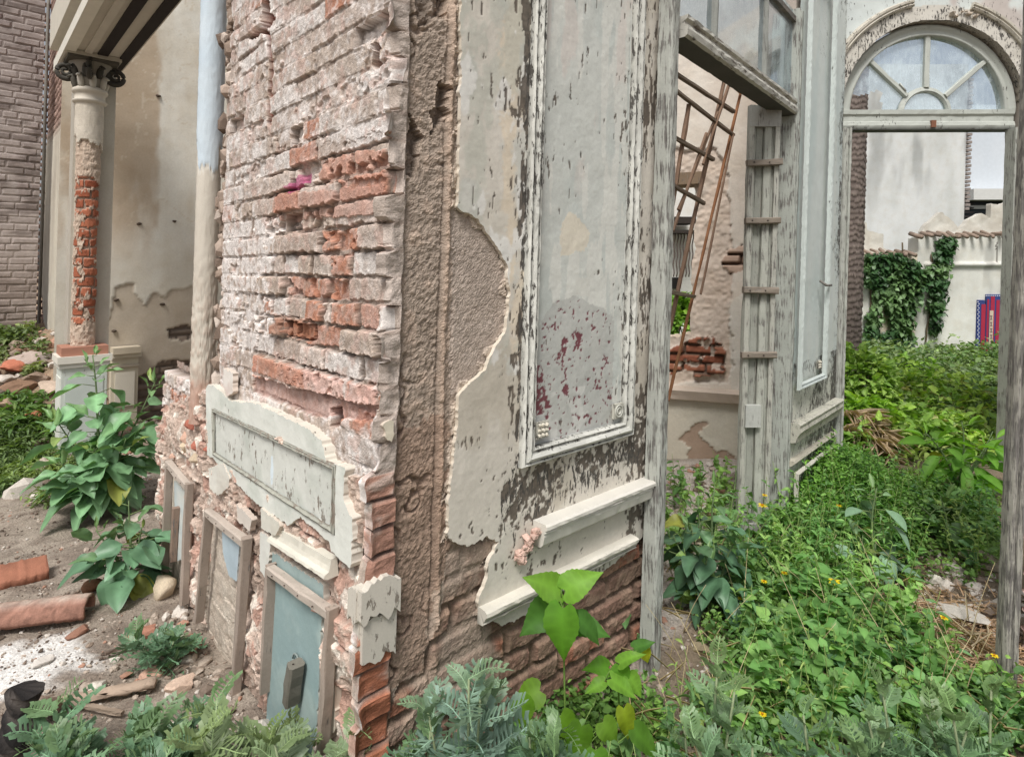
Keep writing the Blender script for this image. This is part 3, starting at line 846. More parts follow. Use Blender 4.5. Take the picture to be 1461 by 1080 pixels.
# timber frames around tiled recesses
def wframe(p_l0, p_l1, p_r0, p_r1, wl, wr, rail_t, pane, seed, label=None):
    """stiles as pixel lines top->bottom, widths in metres"""
    mb = MB(); n0 = .036
    wc = np.append(C(166,152,140), .34)
    a, b = FL.uv(*p_l0, n0 + .012), FL.uv(*p_l1, n0 + .012); c, d = FL.uv(*p_r0, n0 + .012), FL.uv(*p_r1, n0 + .012)
    N = FL.N
    for (p, q, w_) in ((a, b, wl), (c, d, wr)):
        bar(mb, FL.P(p[0], p[1], n0), FL.P(q[0], q[1], n0), .034, w_, FL.U, wc * np.array([1, 1, 1, 1]) * (1 + .1 * (w_ - .02)), seed=seed)
    a_, c_ = FL.P(a[0], a[1] - .016, n0 + .004), FL.P(c[0], c[1] - .016, n0 + .004)
    bar(mb, a_, c_, .030, rail_t, (0, 0, 1), np.append(C(190,178,166), .32), seed=seed + 1)
    fr_ = mb.build('timber_frame', M['wood'], WALL, False)
    mb = MB()
    for k in range(4):       # nail heads along the rail
        t = (k + .6) / 4.4
        q = a_ + (c_ - a_) * t + N * .017
        rock(mb, q, .0035, k, C(70,52,44), .8, 1, .1)
    mb.build('nail', M['metal'], fr_, False)
    return fr_
f3 = wframe((382,806),(372,990), (468,868),(455,1075), .015, .022, .028, None, 31)
f2 = wframe((294,726),(279,888), (347,768),(331,994), .020, .026, .032, None, 32)
f1 = wframe((238,656),(230,830), (266,690),(258,862), .018, .026, .032, None, 33)
mb = MB(); p, q = FL.uv(251, 724, .03), FL.uv(247, 800, .03)
bar(mb, FL.P(*p, .03), FL.P(*q, .03), .03, .022, FL.U, np.append(C(146,126,112), .4)); mb.build('splintered_batten', M['wood'], f1, False)
mb = MB(); p, q = FL.uv(296, 690), FL.uv(276, 890)
# blue-grey painted tile panes inside the frames
def pane(pts, off, seed, parent, c1=C(150,172,172), c2=C(176,194,190)):
    P = FL.poly(pts, off)
    return grid('painted_pane', FL, *bounds(P), .004, plate(off, c1, c2, seed, .24, .4)(P, .002), M['plaster'], parent, skirt=.01, edgecol=C(200,200,190))
pane(((388,820),(460,880),(448,1120),(378,1060)), .022, 111, f3)
pane(((316,752),(342,772),(338,830),(326,822),(318,790)), .024, 112, f2, C(188,204,212), C(170,186,194))
pane(((248,684),(266,704),(260,800),(253,800),(249,740)), .014, 113, f1, C(196,206,206), C(214,214,206))
p, q = FL.uv(422, 946, .052), FL.uv(415, 1002, .052)
mb = MB(); bar(mb, FL.P(*p, .052), FL.P(*q, .052), .045, .034, FL.U, np.append(C(120,116,106), .25), seg=.03)
hb = mb.build('wooden_block', M['wood'], f3, False)
mb = MB(); rock(mb, FL.P(p[0], p[1] + .001, .06), .004, 1, C(60,50,46), .6, 1, .1); mb.build('nail', M['metal'], hb)
mb = MB(); an = np.linspace(0, 2*np.pi, 18)
pc = FL.uv(421, 944, .03)
tube(mb, [FL.P(pc[0] + .022*math.cos(t), pc[1] + .022*math.sin(t), .028) for t in an], .003, 6, np.append(C(140,150,146), .3)); mb.build('ring_mark', M['plaster'], f3)

# round bead with blue paint at the far end of the brick side
ub, vb0 = FL.uv(291, 600)
BC = FL.P(FL.uv(293, 300)[0], 0, -.01); BR = .049
vpaint = FL.uv(290, 205)[1]
def cyl(Cn, R):
    def f(U, V, H):
        a = U
        r = R + H
        return Cn + V[..., None] * W_UP + r[..., None] * (np.cos(a)[..., None] * np.array([1, 0, 0]) + np.sin(a)[..., None] * np.array([0, 1, 0]))
    return f
def bead(U, V):
    n1 = fbm(U * .08, V, 9, 5, 120); n2 = fbm(U * .08, V, 45, 4, 121)
    e = vpaint + (fbm(U * .1, V * .2, 30, 3, 122) - .5) * .16 - .10 * (np.cos(U - 4.95) > .55)
    pt = (V > e).astype(float)
    c = mix(C(214,207,194), C(196,188,174), n1)
    c = mix(c, mix(C(196,211,222), C(212,223,229), n1), pt)
    wh = ((V > e - .03) & (V < e)).astype(float); c = mix(c, np.broadcast_to(C(224,220,210), c.shape), wh * .8)
    rough = 1 - sst(1.2, 1.6, V)
    h = (n2 - .5) * (.004 + .010 * rough) + pt * .004
    c = mix(c, np.broadcast_to(C(186,158,140), c.shape), rough * sst(.45, .6, n2) * .35)
    c = mix(c, np.broadcast_to(C(176,126,106), c.shape), sst(1.08, 1.0, V + (n1 - .5) * .2) * .6)
    # paint streak running down the left
    ln = np.exp(-((U - 3.75) / .03) ** 2) * (V > FL.uv(272, 320)[1]); c = mix(c, np.broadcast_to(C(110,100,92), c.shape), ln * .6)
    return h, np.dstack([c, .18 + 0 * V])
vbot = FL.uv(285, 603)[1]
FX = Frame(BC, (1, 0))
grid('round_bead', FX, 2.2, 2.2 + 2 * math.pi, vbot, WTOP, .012, bead, M['plaster'], WALL, mapf=cyl(BC, BR))
# stub of red brick under the bead and the broken ledge beside it
mb = MB()
for k, (px, py, s) in enumerate(((276,606,.05),(268,625,.05),(262,640,.045),(285,632,.05),(248,652,.03),(280,655,.04),(300,640,.045))):
    u, v = FL.uv(px, py)
    rock(mb, FL.P(u, v, -.01), (s, s * .8, s), k + 3, [C(176,110,92), C(206,170,150), C(214,196,170)][k % 3], .75, 2, .35)
mb.build('brick_stub', M['masonry'], WALL, False)

mb = MB(); rng = np.random.default_rng(77)
for k in range(150):      # ragged mortar between the bead and the bricks
    v = rng.uniform(1.0, WTOP - .05); s = rng.uniform(.014, .038)
    rock(mb, FL.P(UR + rng.normal(.035, .022), v, -.03 + rng.normal() * .012), (s, s, s * 1.5), k, [C(178,160,146), C(150,132,118), C(204,190,178), C(122,106,94)][k % 4], .9, 1, .4)
mb.build('broken_edge', M['masonry'], WALL, False)
# ------------------------------------------------------------------ ground
def gz(x, y):
    x = np.asarray(x, float); y = np.asarray(y, float)
    z = (fbm(x, y, 1.3, 4, 200) - .5) * .10 + (fbm(x, y, 7, 3, 201) - .5) * .035 - .01
    z = z + .10 * sst(3.0, 4.6, y) * sst(.8, 1.6, x) + .14 * sst(4.6, 7.5, y) * sst(.8, 2.2, x)
    heap = sst(4.2, 6.4, y) * sst(-3.35 - .25 * (y - 5), -4.1 - .25 * (y - 5), x)                 # rubble heap in the far corner
    z = z + heap * (.78 + (fbm(x, y, 2.4, 4, 202) - .5) * .5)
    return z
def G(px, py, lo=.8, hi=30.0):
    r = ray(px, py)
    t = np.linspace(lo, hi, 4000)
    z = EYE + r[2] * t
    gg = gz(r[0] * t, t)
    k = np.argmax(z <= gg)
    if z[k] > gg[k]: k = len(t) - 1
    return np.array([r[0] * t[k], t[k], gg[k]])
xs = np.concatenate([[-260, -120, -60, -30, -18, -12, -9], np.arange(-7, 5.5, .032), [6, 7, 9, 12, 18, 30, 60, 120, 260]])
ys = np.concatenate([[-260, -100, -40, -15, -6, -2, 0, .4], np.arange(.7, 8, .032), np.arange(8.1, 13, .15), [14, 16, 20, 30, 60, 120, 260]])
GX, GY = np.meshgrid(xs, ys)
GZ = gz(GX, GY)
fine = (GX > -7) & (GX < 5.4) & (GY > .7) & (GY < 8)
GZ = GZ + np.where(fine, (fbm(GX, GY, 26, 3, 203) - .5) * .022, 0)
n1 = fbm(GX, GY, 3, 4, 204); n2 = fbm(GX, GY, 18, 4, 205)
gc = mix(C(146,134,121), C(172,160,147), n1)
gc = mix(gc, np.broadcast_to(C(116,103,92), gc.shape), sst(.48, .62, n2) * .6)
rightside = sst(.2, .7, GX)
gc = mix(gc, mix(C(98,86,68), C(140,124,104), n2), rightside * .85)
gc = mix(gc, np.broadcast_to(C(52,62,36), gc.shape), sst(4.0, 5.0, GY) * sst(.5, 1.5, GX) * .9)
inr = sst(.0, .15, GY - 2.36 - (GX - .6) * 1.22) * sst(.2, .6, GX) * sst(2.1, 1.7, GX) * sst(4.7, 4.5, GY); gc = mix(gc, mix(C(166,154,142), C(204,197,188), n2), inr)
heapm = sst(4.2, 5.2, GY) * sst(-2.9, -3.6, GX); gc = mix(gc, mix(C(124,106,88), C(176,152,128), n2), heapm)
lp = G(10, 955); lime = 1 - sst(.75, 1.05, np.sqrt(((GX - lp[0]) / .34) ** 2 + ((GY - lp[1]) / .20) ** 2) + (n2 - .5) * .7)
lime = np.maximum(lime, .75 * (1 - sst(.6, 1.0, np.sqrt(((GX - G(75, 912)[0]) / .10) ** 2 + ((GY - G(75, 912)[1]) / .09) ** 2) + (n2 - .5) * .8)))
gc = mix(gc, np.broadcast_to(C(232,230,226), gc.shape), lime * .95)
ground = mk('ground', np.stack([GX, GY, GZ], -1).reshape(-1, 3), gridquads(len(xs), len(ys)), M['ground'], None, gc.reshape(-1, 3))
ground['kind'] = 'structure'

# ------------------------------------------------------------------ generic old wall
def oldwall(base, dirt, seed, rough=.006, extra=None, wear=.1):
    def f(U, V):
        n1 = fbm(U, V, 1.6, 5, seed); n2 = fbm(U, V, 9, 4, seed + 1); n3 = fbm(U, V, 45, 3, seed + 2)
        st = fbm(U * 7, V * .8, 1, 4, seed + 3)
        c = mix(np.asarray(base), np.asarray(dirt), sst(.35, .7, n1 * .6 + st * .4))
        h = (n1 - .5) * rough * 3 + (n2 - .5) * rough + (n3 - .5) * rough * .5
        k = None
        if extra is not None:
            r = extra(U, V, h, c, n1, n2, n3)
            h, c = r[0], r[1]
            k = r[2] if len(r) > 2 else None
        ca = np.dstack([c, np.full(U.shape, wear)])
        return (h, ca, k) if k is not None else (h, ca)
    return f
def brick_layer(U, V, n2, seed, bw=.25, bh=.075, c1=(150,100,82), c2=(186,140,122), cmort=(170,152,138), depth=.022):
    i1, i2, d = bricks(U, V, bw, bh, .013, seed, wav=.008)
    ed = sst(-.001, .005, d - .001 + (n2 - .5) * .008)
    c = mix(C(*c1), C(*c2), i2); c = mix(np.broadcast_to(C(*cmort), c.shape), c, ed)
    return ed * (depth + (i1 - .5) * .012) + (n2 - .5) * .008, c, i1

# ---- far left brick wall
F1 = Frame(at(50, 385, 7.0)[:2], (-1.09, -1))
def w1(U, V, h, c, n1, n2, n3):
    hb, cb, i1 = brick_layer(U, V, n2, 301, .26, .078, (158,144,140), (186,173,168), (164,152,146), .018)
    sm = sst(.36, .56, n1 * .6 + n2 * .4); cb = cb * (.7 + .6 * n3)[..., None]; cb = mix(cb, mix(C(206,196,190), C(160,148,142), n3), sm * .7); cb = mix(cb, np.broadcast_to(C(110,98,92), cb.shape), sst(.56, .66, fbm(U * .5, V * 2, 6, 4, 305)) * .6); cb = cb * (.52 + .56 * n1)[..., None]
    lo = sst(2.2, 1.2, V); cb = mix(cb, np.broadcast_to(C(150,134,124), cb.shape), lo * .5)
    return hb * (1 - .5 * sm) + h * .5, cb
tag(grid('brick_boundary_wall', F1, -.02, 3.0, 0, 5.2, .012, oldwall(C(176,162,156), C(192,178,170), 300, extra=w1), M['masonry'], smooth=False),
    'mauve grey eroded brick wall at the far left behind the rubble heap', 'brick wall')

# ---- wall strip beyond the column, running away from the opening
STR = thing('plastered_wall', 'narrow plastered wall with bricks bared at its foot beside the column', 'wall end')
ua, ub_ = FL.uv(104, 385)[0], FL.uv(56, 385)[0]
vb1 = FL.uv(75, 432)[1]
def ws(U, V, h, c, n1, n2, n3):
    hb, cb, i1 = brick_layer(U, V, n2, 311, .26, .078, (136,110,100), (182,154,142), (150,134,124))
    e = vb1 + (fbm(U, V, 5, 3, 312) - .5) * .2 - .45 * sst(ub_ - .45, ub_ - .9, U)
    br = (V < e).astype(float)
    hi = sst(3.2, 3.5, V + n1 * .4); br2 = np.maximum(br, hi)
    c = mix(c, cb, br2); h = h * (1 - br2) + (hb - .03) * br2
    strip = ((U > ub_ - .38)).astype(float); c = mix(c, np.broadcast_to(C(166,150,142), c.shape), strip * .7); h = h - strip * .03
    return h, c
grid('wall_face', FL, ua, ub_, -.1, 5.2, .014, oldwall(C(212,206,190), C(188,180,166), 310, extra=ws), M['oldwall'], STR)
mb = MB()
tube(mb, [FL.P(ub_ - .40, v, .02) for v in np.linspace(.6, 5, 30)], .018, 6, C(150,146,138)); mb.build('drain_pipe', M['wood'], STR)
mb = MB()
for k in range(46):      # cracked edge with bricks hanging
    v = .9 + k * .09
    rock(mb, FL.P(ub_ - .02 + RNG.normal() * .03, v, .0), (.07, .07, .05), k, C(150,126,116) * RNG.uniform(.7, 1.2), .8, 1, .3)
mb.build('broken_edge', M['masonry'], STR, False)

# ---- back wall seen through the opening
F2 = Frame(at(146, 385, 5.75)[:2], (1.09, 1))
vlow = F2.uv(200, 415)[1]; vd0 = F2.uv(230, 525)[1]
PL = F2.poly(((140,470),(160,450),(165,412),(190,405),(200,432),(205,437),(222,420),(236,425),(245,414),(262,412),(300,405),(300,700),(140,700)))
PBK = [F2.poly(((240,470),(258,462),(272,466),(275,486),(262,490),(241,482))), F2.poly(((194,537),(210,530),(232,516),(258,516),(300,520),(300,700),(194,700)))]
def w2(U, V, h, c, n1, n2, n3):
    c = mix(c, np.broadcast_to(C(190,170,146), c.shape), sst(.46, .62, fbm(U * 1.8, V * .4, 1.8, 5, 322) + (n2 - .5) * .1) * sst(1.3, 2.1, V) * .85)
    c = mix(c, np.broadcast_to(C(206,200,186), c.shape), sst(1.9, 1.4, V) * .6)
    lo = inpoly(U, V, PL, .03, 12).astype(float)
    c = mix(c, mix(C(178,164,146), C(200,188,170), n2), lo * .9); h = h - lo * .012
    hb, cb, i1 = brick_layer(U, V, n2, 321, .25, .075, (104,92,82), (150,134,120), (120,108,98))
    for P in PBK:
        m = inpoly(U, V, P, .03, 9).astype(float); c = mix(c, cb, m); h = h * (1 - m) + (hb - .05) * m
    cr = np.abs(fbm(U, V, 2.2, 4, 323) - .5) < .006
    c = mix(c, np.broadcast_to(C(214,202,182), c.shape), cr * (V > 1.8) * .7)
    return h, c
BACK = thing('courtyard_wall', 'stained beige plaster wall behind the column, its foot crumbling to brick', 'plaster wall')
grid('wall_face', F2, -.35, F2.uv(345, 385)[0] + 2.6, -.1, 5.2, .016, oldwall(C(233,229,218), C(214,204,186), 320, .004, extra=w2), M['oldwall'], BACK)
mb = MB()
for px, py in ((226,137),(199,320),(249,316),(166,428),(163,472),(232,434)):
    rock(mb, F2.P(*F2.uv(px, py), .0), (.03,.03,.03), px, C(90,78,68), .6, 1, .2)
mb.build('peg', M['stone'], BACK)
# moulded dado block at the left of that wall
c0 = F2.uv(157, 495); c1 = F2.uv(193, 560)
mb = MB()
slab(mb, F2, c0[0], c1[0], 0, c0[1] - .1, 0, .10, np.append(C(206,198,178), .2)); slab(mb, F2, c0[0] - .01, c1[0] + .02, c0[1] - .10, c0[1] - .06, .001, .13, np.append(C(214,206,186), .2))
slab(mb, F2, c0[0], c1[0] + .01, c0[1] - .06, c0[1], .002, .16, np.append(C(204,192,170), .25)); slab(mb, F2, c0[0] + .03, c1[0] - .03, c1[1] - .1, c0[1] - .24, .002, .115, np.append(C(222,216,200), .2))
slab(mb, F2, c0[0], c1[0] + .006, c0[1] - .19, c0[1] - .17, .003, .125, np.append(C(170,160,144), .2))
mb.build('dado_block', M['plaster'], BACK, False)

# ---- column, capital, pedestal
CY = 4.95
cb_ = at(121, 385, CY); CB = np.array([cb_[0] - LEAN * EYE, cb_[1], 0.])
zv = lambda py, d=CY: EYE - (py - HY) / F * d
COLM = thing('column', 'slender engaged column with dark scrolled capital and red bricks bared down its shaft', 'column')
r0 = .086
FXC = Frame(CB, (1, 0))
zt, zp, zr, zb_ = zv(150), zv(205), zv(262), zv(492)
def shaft(U, V):
    n1 = fbm(U * .1, V, 9, 4, 330); n2 = fbm(U * .1, V, 40, 4, 331)
    X = U * .1
    hb, cb, i1 = brick_layer(X + (n2 - .5) * .03, V + (n1 - .5) * .05, n2, 333, .19, .080, (150,84,60), (186,116,88), (176,156,140), .014)
    e1_ = zr + (n1 - .5) * .25; e2_ = zp + (n1 - .5) * .3
    c = mix(C(198,188,172), C(216,208,194), n1); h = np.zeros(U.shape) + .012 + (n2 - .5) * .004
    rough = (V < e2_); c = np.where(rough[..., None], mix(C(172,150,132), C(212,194,176), n2), c); h = np.where(rough, -.004 + (n2 - .5) * .02, h)
    bk = (V < e1_) & (V > zv(458) + (n1 - .5) * .2) & (fbm(U * .1, V, 14, 4, 336) + .10 * np.cos(U - 4.3) < .66)
    c = np.where(bk[..., None], cb, c); h = np.where(bk, hb - .022, h)
    return h, np.dstack([c, .12 + 0 * V])
grid('shaft', FXC, 2.6, 2.6 + 2 * math.pi, zb_, zt, .014, shaft, M['masonry'], COLM, mapf=cyl(CB, r0), smooth=False)
def lathe(mb, Cn, prof, sides=28, col=(.5,.5,.5)):
    an = np.arange(sides) / sides * 2 * np.pi
    V = np.array([[[Cn[0] + LEAN * z + r * math.cos(a), Cn[1] + r * math.sin(a), z] for a in an] for r, z in prof])
    mb.add(V.reshape(-1, 3), gridquads(sides, len(prof), wrap=True), [(0, j + 1, j) for j in range(1, sides - 1)], col)
mb = MB()
zc = zv(131)
lathe(mb, CB, [(.086, zt - .02), (.100, zt), (.114, zt + .006), (.122, zt + .02), (.112, zt + .03), (.104, zt + .036), (.106, zc - .03), (.118, zc - .024), (.124, zc - .006), (.118, zc + .008), (.10, zc + .012), (.10, zc + .02)], 30, np.append(C(206,198,184), .2))
neck = mb.build('necking', M['plaster'], COLM)
CAP = MB(); z0 = zc + .01; z1 = zv(88)
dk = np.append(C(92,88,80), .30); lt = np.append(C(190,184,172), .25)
lathe(CAP, CB, [(.092, z0), (.10, z0 + .08), (.118, z1 - .10), (.15, z1 - .04), (.15, z1 - .03)], 24, np.append(C(150,144,134), .2))
for a in (-2.36, -.785, .785, 2.36):         # corner volutes
    d = np.array([math.cos(a - .25), math.sin(a - .25), 0]); pts = []
    base = CB + d * .170 + np.array([LEAN * z1, 0, z1 - .105])
    for t in np.linspace(0, 4.4 * math.pi, 46):
        rr = .080 * (1 - t / (4.8 * math.pi))
        pts.append(base + d * rr * math.cos(t + 1.5) + np.array([0, 0, rr * math.sin(t + 1.5)]))
    tube(CAP, pts, np.linspace(.024, .011, 46), 6, dk * np.array([.6, .6, .6, 1]))
for a in np.arange(8) / 8 * 2 * math.pi:      # curling leaves
    d = np.array([math.cos(a), math.sin(a), 0]); pts = []
    for t in np.linspace(0, 1, 9):
        pts.append(CB + d * (.10 + .035 * t ** 2 + .02 * max(0, t - .8) * 5) + np.array([LEAN * z0, 0, z0 + .13 * t - .05 * max(0, t - .75) * 4]))
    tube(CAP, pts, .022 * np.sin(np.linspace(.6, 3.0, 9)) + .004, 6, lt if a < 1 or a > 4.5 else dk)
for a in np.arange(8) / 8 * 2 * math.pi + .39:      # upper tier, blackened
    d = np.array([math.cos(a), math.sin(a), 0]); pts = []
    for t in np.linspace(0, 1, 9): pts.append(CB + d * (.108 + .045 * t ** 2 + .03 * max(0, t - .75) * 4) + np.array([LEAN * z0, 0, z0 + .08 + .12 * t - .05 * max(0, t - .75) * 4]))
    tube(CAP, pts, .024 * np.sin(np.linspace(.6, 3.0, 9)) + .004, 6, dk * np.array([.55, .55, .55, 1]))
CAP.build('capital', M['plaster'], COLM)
mb = MB()
def cbox(mb, Cn, hw, z0, z1, col, ang=0.0, hd=None):
    hd = hd or hw
    u = FL.U; n = FL.N
    P = [Cn + np.array([LEAN * z, 0, z]) + u * a * hw + n * b * hd for b in (-1, 1) for z in (z0, z1) for a in (-1, 1)]
    mb.add(P, [(0,1,3,2),(4,6,7,5),(0,2,6,4),(1,5,7,3),(2,3,7,6),(0,4,5,1)], None, col)
cbox(mb, CB, .17, z1 - .035, z1 + .0, dk); cbox(mb, CB, .185, z1 - .012, z1 + .02, lt)
mb.build('abacus', M['plaster'], COLM, False)
mb = MB(); zpd = zv(492)
cbox(mb, CB, .155, zpd - .07, zpd - .001, np.append(C(176,128,108), .2)); cbox(mb, CB, .18, zpd - .125, zpd - .07, np.append(C(222,218,206), .25)); cbox(mb, CB, .168, zpd - .16, zpd - .125, np.append(C(206,204,194), .25))
cbox(mb, CB, .15, -.1, zpd - .16, np.append(C(206,212,204), .35)); cbox(mb, CB, .125, .12, zpd - .24, np.append(C(222,222,214), .3), hd=.157); cbox(mb, CB, .157, .12, zpd - .24, np.append(C(196,204,198), .3), hd=.125)
mb.build('pedestal', M['plaster'], COLM, False)
# square pier behind the column
PIER = MB(); pc = CB + FL.U * .20 - FL.N * .06
cbox(PIER, pc, .13, -.1, z1 + .4, np.append(C(208,202,188), .22)); cbox(PIER, pc + FL.N * .02, .10, .9, z1 - .2, np.append(C(186,180,168), .22), hd=.13)
PIER.build('pier', M['oldwall'], STR, False)

# ---- lintel beam over the opening
BEAM = thing('lintel', 'long plastered lintel with dark slots underneath, running from the capital overhead', 'lintel beam')
mb = MB(); uB0 = FL.uv(121, 385)[0] + .25; uB1 = UR - .05; zb0 = z1 + .02
bc = np.append(C(196,190,178), .25)
slab(mb, FL, uB1, uB0, zb0 + .002, zb0 + .42, -.22, .16, bc)
mb.build('beam', M['plaster'], BEAM, False)
mb = MB()
slab(mb, FL, uB1, uB0 + .02, zb0 - .02, zb0 + .07, .155, .23, np.append(C(222,218,206), .2)); slab(mb, FL, uB1, uB0 + .02, zb0 + .16, zb0 + .45, .15, .26, np.append(C(206,200,186), .25))
slab(mb, FL, uB1, uB0 + .02, zb0 - .012, zb0 + .003, .05, .10, bc)
mb.build('fascia', M['plaster'], BEAM, False)
mb = MB()
for n in (-.02, -.17):
    slab(mb, FL, uB1, uB0 - .12, zb0 - .010, zb0 + .003, n - .035, n + .035, C(46,40,38))
mb.build('slot', M['wood'], BEAM, False)

# ------------------------------------------------------------------ doorway between the main wall and the panelled wall
pA = at(955, 385, 2.30)[:2]; pB = at(1121, 385, 3.47)[:2]
FD = Frame(pA, pB - pA)
DOOR = thing('door_frame', 'tall weathered grey timber door frame with glazed transom beside the peeling panel', 'door frame')
wg = np.append(C(176,178,170), .56)
def post(name, fr, u, v0, v1, prof, seed, parent, base=C(182,184,176), wear=.56, mat='wood', seg=.05, lean=0.0):
    V, Q, T, UV = sweep(fr, [(u, v0), (u + lean, v1)], prof, False, seg, .0015, seed)
    return MB().add(V, Q, T, mcol(UV, base, wear, seed)).build(name, M[mat], parent, False)
PROF_POST = [(.060,-.045),(.060,.002),(.055,.010),(.047,.013),(.041,.008),(.038,.0),(.032,.0),(.028,.009),(.0,.012),(-.010,.006),(-.013,-.004),(-.026,-.004),(-.030,-.012),(-.031,-.10)]
jl = post('jamb', FD, .0, -.05, 3.0, PROF_POST, 41, DOOR, base=C(182,184,176), wear=.50)
uF = FD.uv(1126, 385)[0]
post('jamb', FD, uF, -.05, 3.0, [(.045,-.12),(.045,.02),(.036,.03),(.02,.03),(.012,.018),(0,.018),(-.006,.03),(-.03,.03),(-.04,.02),(-.04,-.12)], 42, DOOR, base=C(178,182,174), wear=.48)
vt0 = (FD.uv(973, 49)[1] + FD.uv(1117, 162)[1]) / 2; vt1 = (FD.uv(973, 14)[1] + FD.uv(1117, 143)[1]) / 2
uT0, uT1 = .03, uF - .045
PROF_TR = [(0,-.075),(0,.018),(.001,.021),(.008,.032),(.03,.036),(.045,.03),(.05,.018),(.066,.018),(.07,.03),(.085,.03),(vt1 - vt0,.012),(vt1 - vt0 + .002,-.075)]
V, Q, T, UV = sweep(FD, [(uT0, vt0), (uT1, vt0)], PROF_TR, False, .04, .0015, 43)
tc = mcol(UV, C(200,198,188), .45, 43); np_ = len(PROF_TR); k_ = np.arange(len(tc)) % np_; tc[k_ < 2, :3] *= .16  # shade of the underside painted into the timber colour
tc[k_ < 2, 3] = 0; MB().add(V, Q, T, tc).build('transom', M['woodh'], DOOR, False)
vh = vt0; vtop = 3.0
for px in (1019, 1092):
    u = FD.uv(px, 60)[0]
    post('glazing_bar', FD, u, vt1 + .002, vtop, [(.014,-.03),(.014,.0),(.006,.012),(-.006,.012),(-.014,.0),(-.014,-.03)], int(px), DOOR, base=C(150,152,146), wear=.4)
vr = FD.uv(1112, 8)[1]
V, Q, T, UV = sweep(FD, [(uT0, vr), (uT1, vr)], [(0,-.04),(0,.01),(.03,.01),(.03,-.04)], False, .05, .001, 4)
MB().add(V, Q, T, mcol(UV, C(120,118,112), .5, 44)).build('top_rail', M['woodh'], DOOR, False)
us_ = [uT0, FD.uv(1019, 60)[0], FD.uv(1092, 60)[0], uT1]
for a, b in zip(us_[:-1], us_[1:]):
    P = FD.P([a, b, b, a], [vt1, vt1, vtop, vtop], -.01)
    mk('pane', P, np.array([[0, 1, 2, 3]]), M['glass2'], DOOR, C(200,210,214))

# folded shutter leaf with cleats nailed across
sO = at(1086, 385, 3.40)[:2]
FS = Frame(sO, (1, 0.02))
SH = thing('shutter_leaf', 'narrow grey boarded shutter leaf with cross cleats standing open against the far door jamb', 'shutter')
s0, s1 = FS.uv(1060, 400)[0], FS.uv(1105, 400)[0]
vS1 = FS.uv(1086, 152)[1]; vS0 = FS.uv(1080, 757)[1]
mb = MB(); kb = 4; wv = (s1 - s0) / kb
for k in range(kb):
    u = s0 + wv * (k + .5); dn = [.0, -.012, .004, -.008][k]
    bar(mb, FS.P(u, vS0, dn), FS.P(u, vS1, dn), wv * .94, .03, FS.N, np.append(C(172,174,164) * [1, .82, 1.05, .9][k], .42), seed=k)
SHB = mb.build('board', M['wood'], SH, False)
mb = MB()
for a, b in ((s0 + .004, s0 + .03), (s1 - .03, s1 - .004)):
    u = (a + b) / 2; bar(mb, FS.P(u, vS0, .018), FS.P(u, vS1, .018), .028, .02, FS.N, np.append(C(178,178,168), .45), seed=int(u * 1000))
mb.build('stile', M['wood'], SH, False)
for k, (py, tilt) in enumerate(((234,.004),(316,.002),(414,-.003),(505,.0))):
    v = FS.uv(1086, py)[1]
    mb = MB(); bar(mb, FS.P(s0 - .012, v - tilt, .035), FS.P(s1 + .004, v + tilt, .035), .035, .036, (0, 0, 1), np.append(C(140,130,118), .40), seed=k)
    cl = mb.build('cleat', M['woodh'], SH, False)
    for t in (.12, .6):
        mb = MB(); rock(mb, FS.P(s0 + (s1 - s0) * t, v, .054), .006, k, C(60,50,44), .8, 1, .1); mb.build('nail', M['metal'], cl)
v1_, v2_ = FS.uv(1070, 576)[1], FS.uv(1070, 607)[1]
mb = MB(); slab(mb, FS, s0 + .02, s0 + .105, v2_, v1_, .01, .045, np.append(C(182,184,178), .35)); mb.build('boss', M['wood'], SH, False)
mb = MB(); slab(mb, FS, s0, s1 - .0, vS0, vS0 + .05, .012, .03, np.append(C(176,176,170), .4)); mb.build('end_rail', M['wood'], SH, False); mb = MB(); slab(mb, FS, s0 + .002, s1 - .002, vS1 - .12, vS1 - .002, .012, .03, np.append(C(176,176,170), .4)); mb.build('end_rail', M['wood'], SH, False)

# ------------------------------------------------------------------ panelled wall beyond the doorway
pP = at(1131, 385, 3.50)[:2]; pQ = at(1197, 385, 4.22)[:2]
FP = Frame(pP, pQ - pP); uP1 = np.linalg.norm(pQ - pP)
PW = thing('panelled_wall', 'pale blue grey plaster wall with moulded panel and dado between the doorway and the arch', 'panelled wall')
q_bl, q_br = FP.uv(1133, 545), FP.uv(1166, 533); qv = (q_bl[1] + q_br[1]) / 2
def pw(U, V, h, c, n1, n2, n3):
    st = fbm(U * 9, V * .9, 1, 4, 352)
    c = mix(c, np.broadcast_to(C(216,222,216), c.shape), sst(.5, .6, st) * .8)
    c = mix(c, np.broadcast_to(C(206,206,192), c.shape), sst(.95, .7, V) * .8)
    return h, c
def pwf(U, V):
    r = oldwall(C(200,212,209), C(214,221,217), 350, .003, extra=pw)(U, V)
    a = r[1]; a[..., 3] = .24 + .22 * (V < .95) + .25 * sst(uP1 - .2, uP1, U) * 1.0 + .12 * (fbm(U, V, 2, 3, 3) > .55)
    return r[0], a
grid('wall_face', FP, 0, uP1, -.05, 3.6, .008, pwf, M['paint'], PW)
mb = MB(); slab(mb, FP, .02, uP1, -.1, 3.6, -.20, -.03, C(180,170,160)); mb.build('wall_core', M['masonry'], PW, False)
PROF_S = [(0,-.002),(-.002,.012),(-.008,.018),(-.014,.010),(-.020,.018),(-.028,.022),(-.036,.012),(-.038,-.002)]
mould('panel_moulding', FP, [(q_bl[0], qv), (q_br[0], qv), (q_br[0], 3.3), (q_bl[0], 3.3)], PROF_S, M['paint'], PW, C(204,213,209), .30, True, 21, .03)
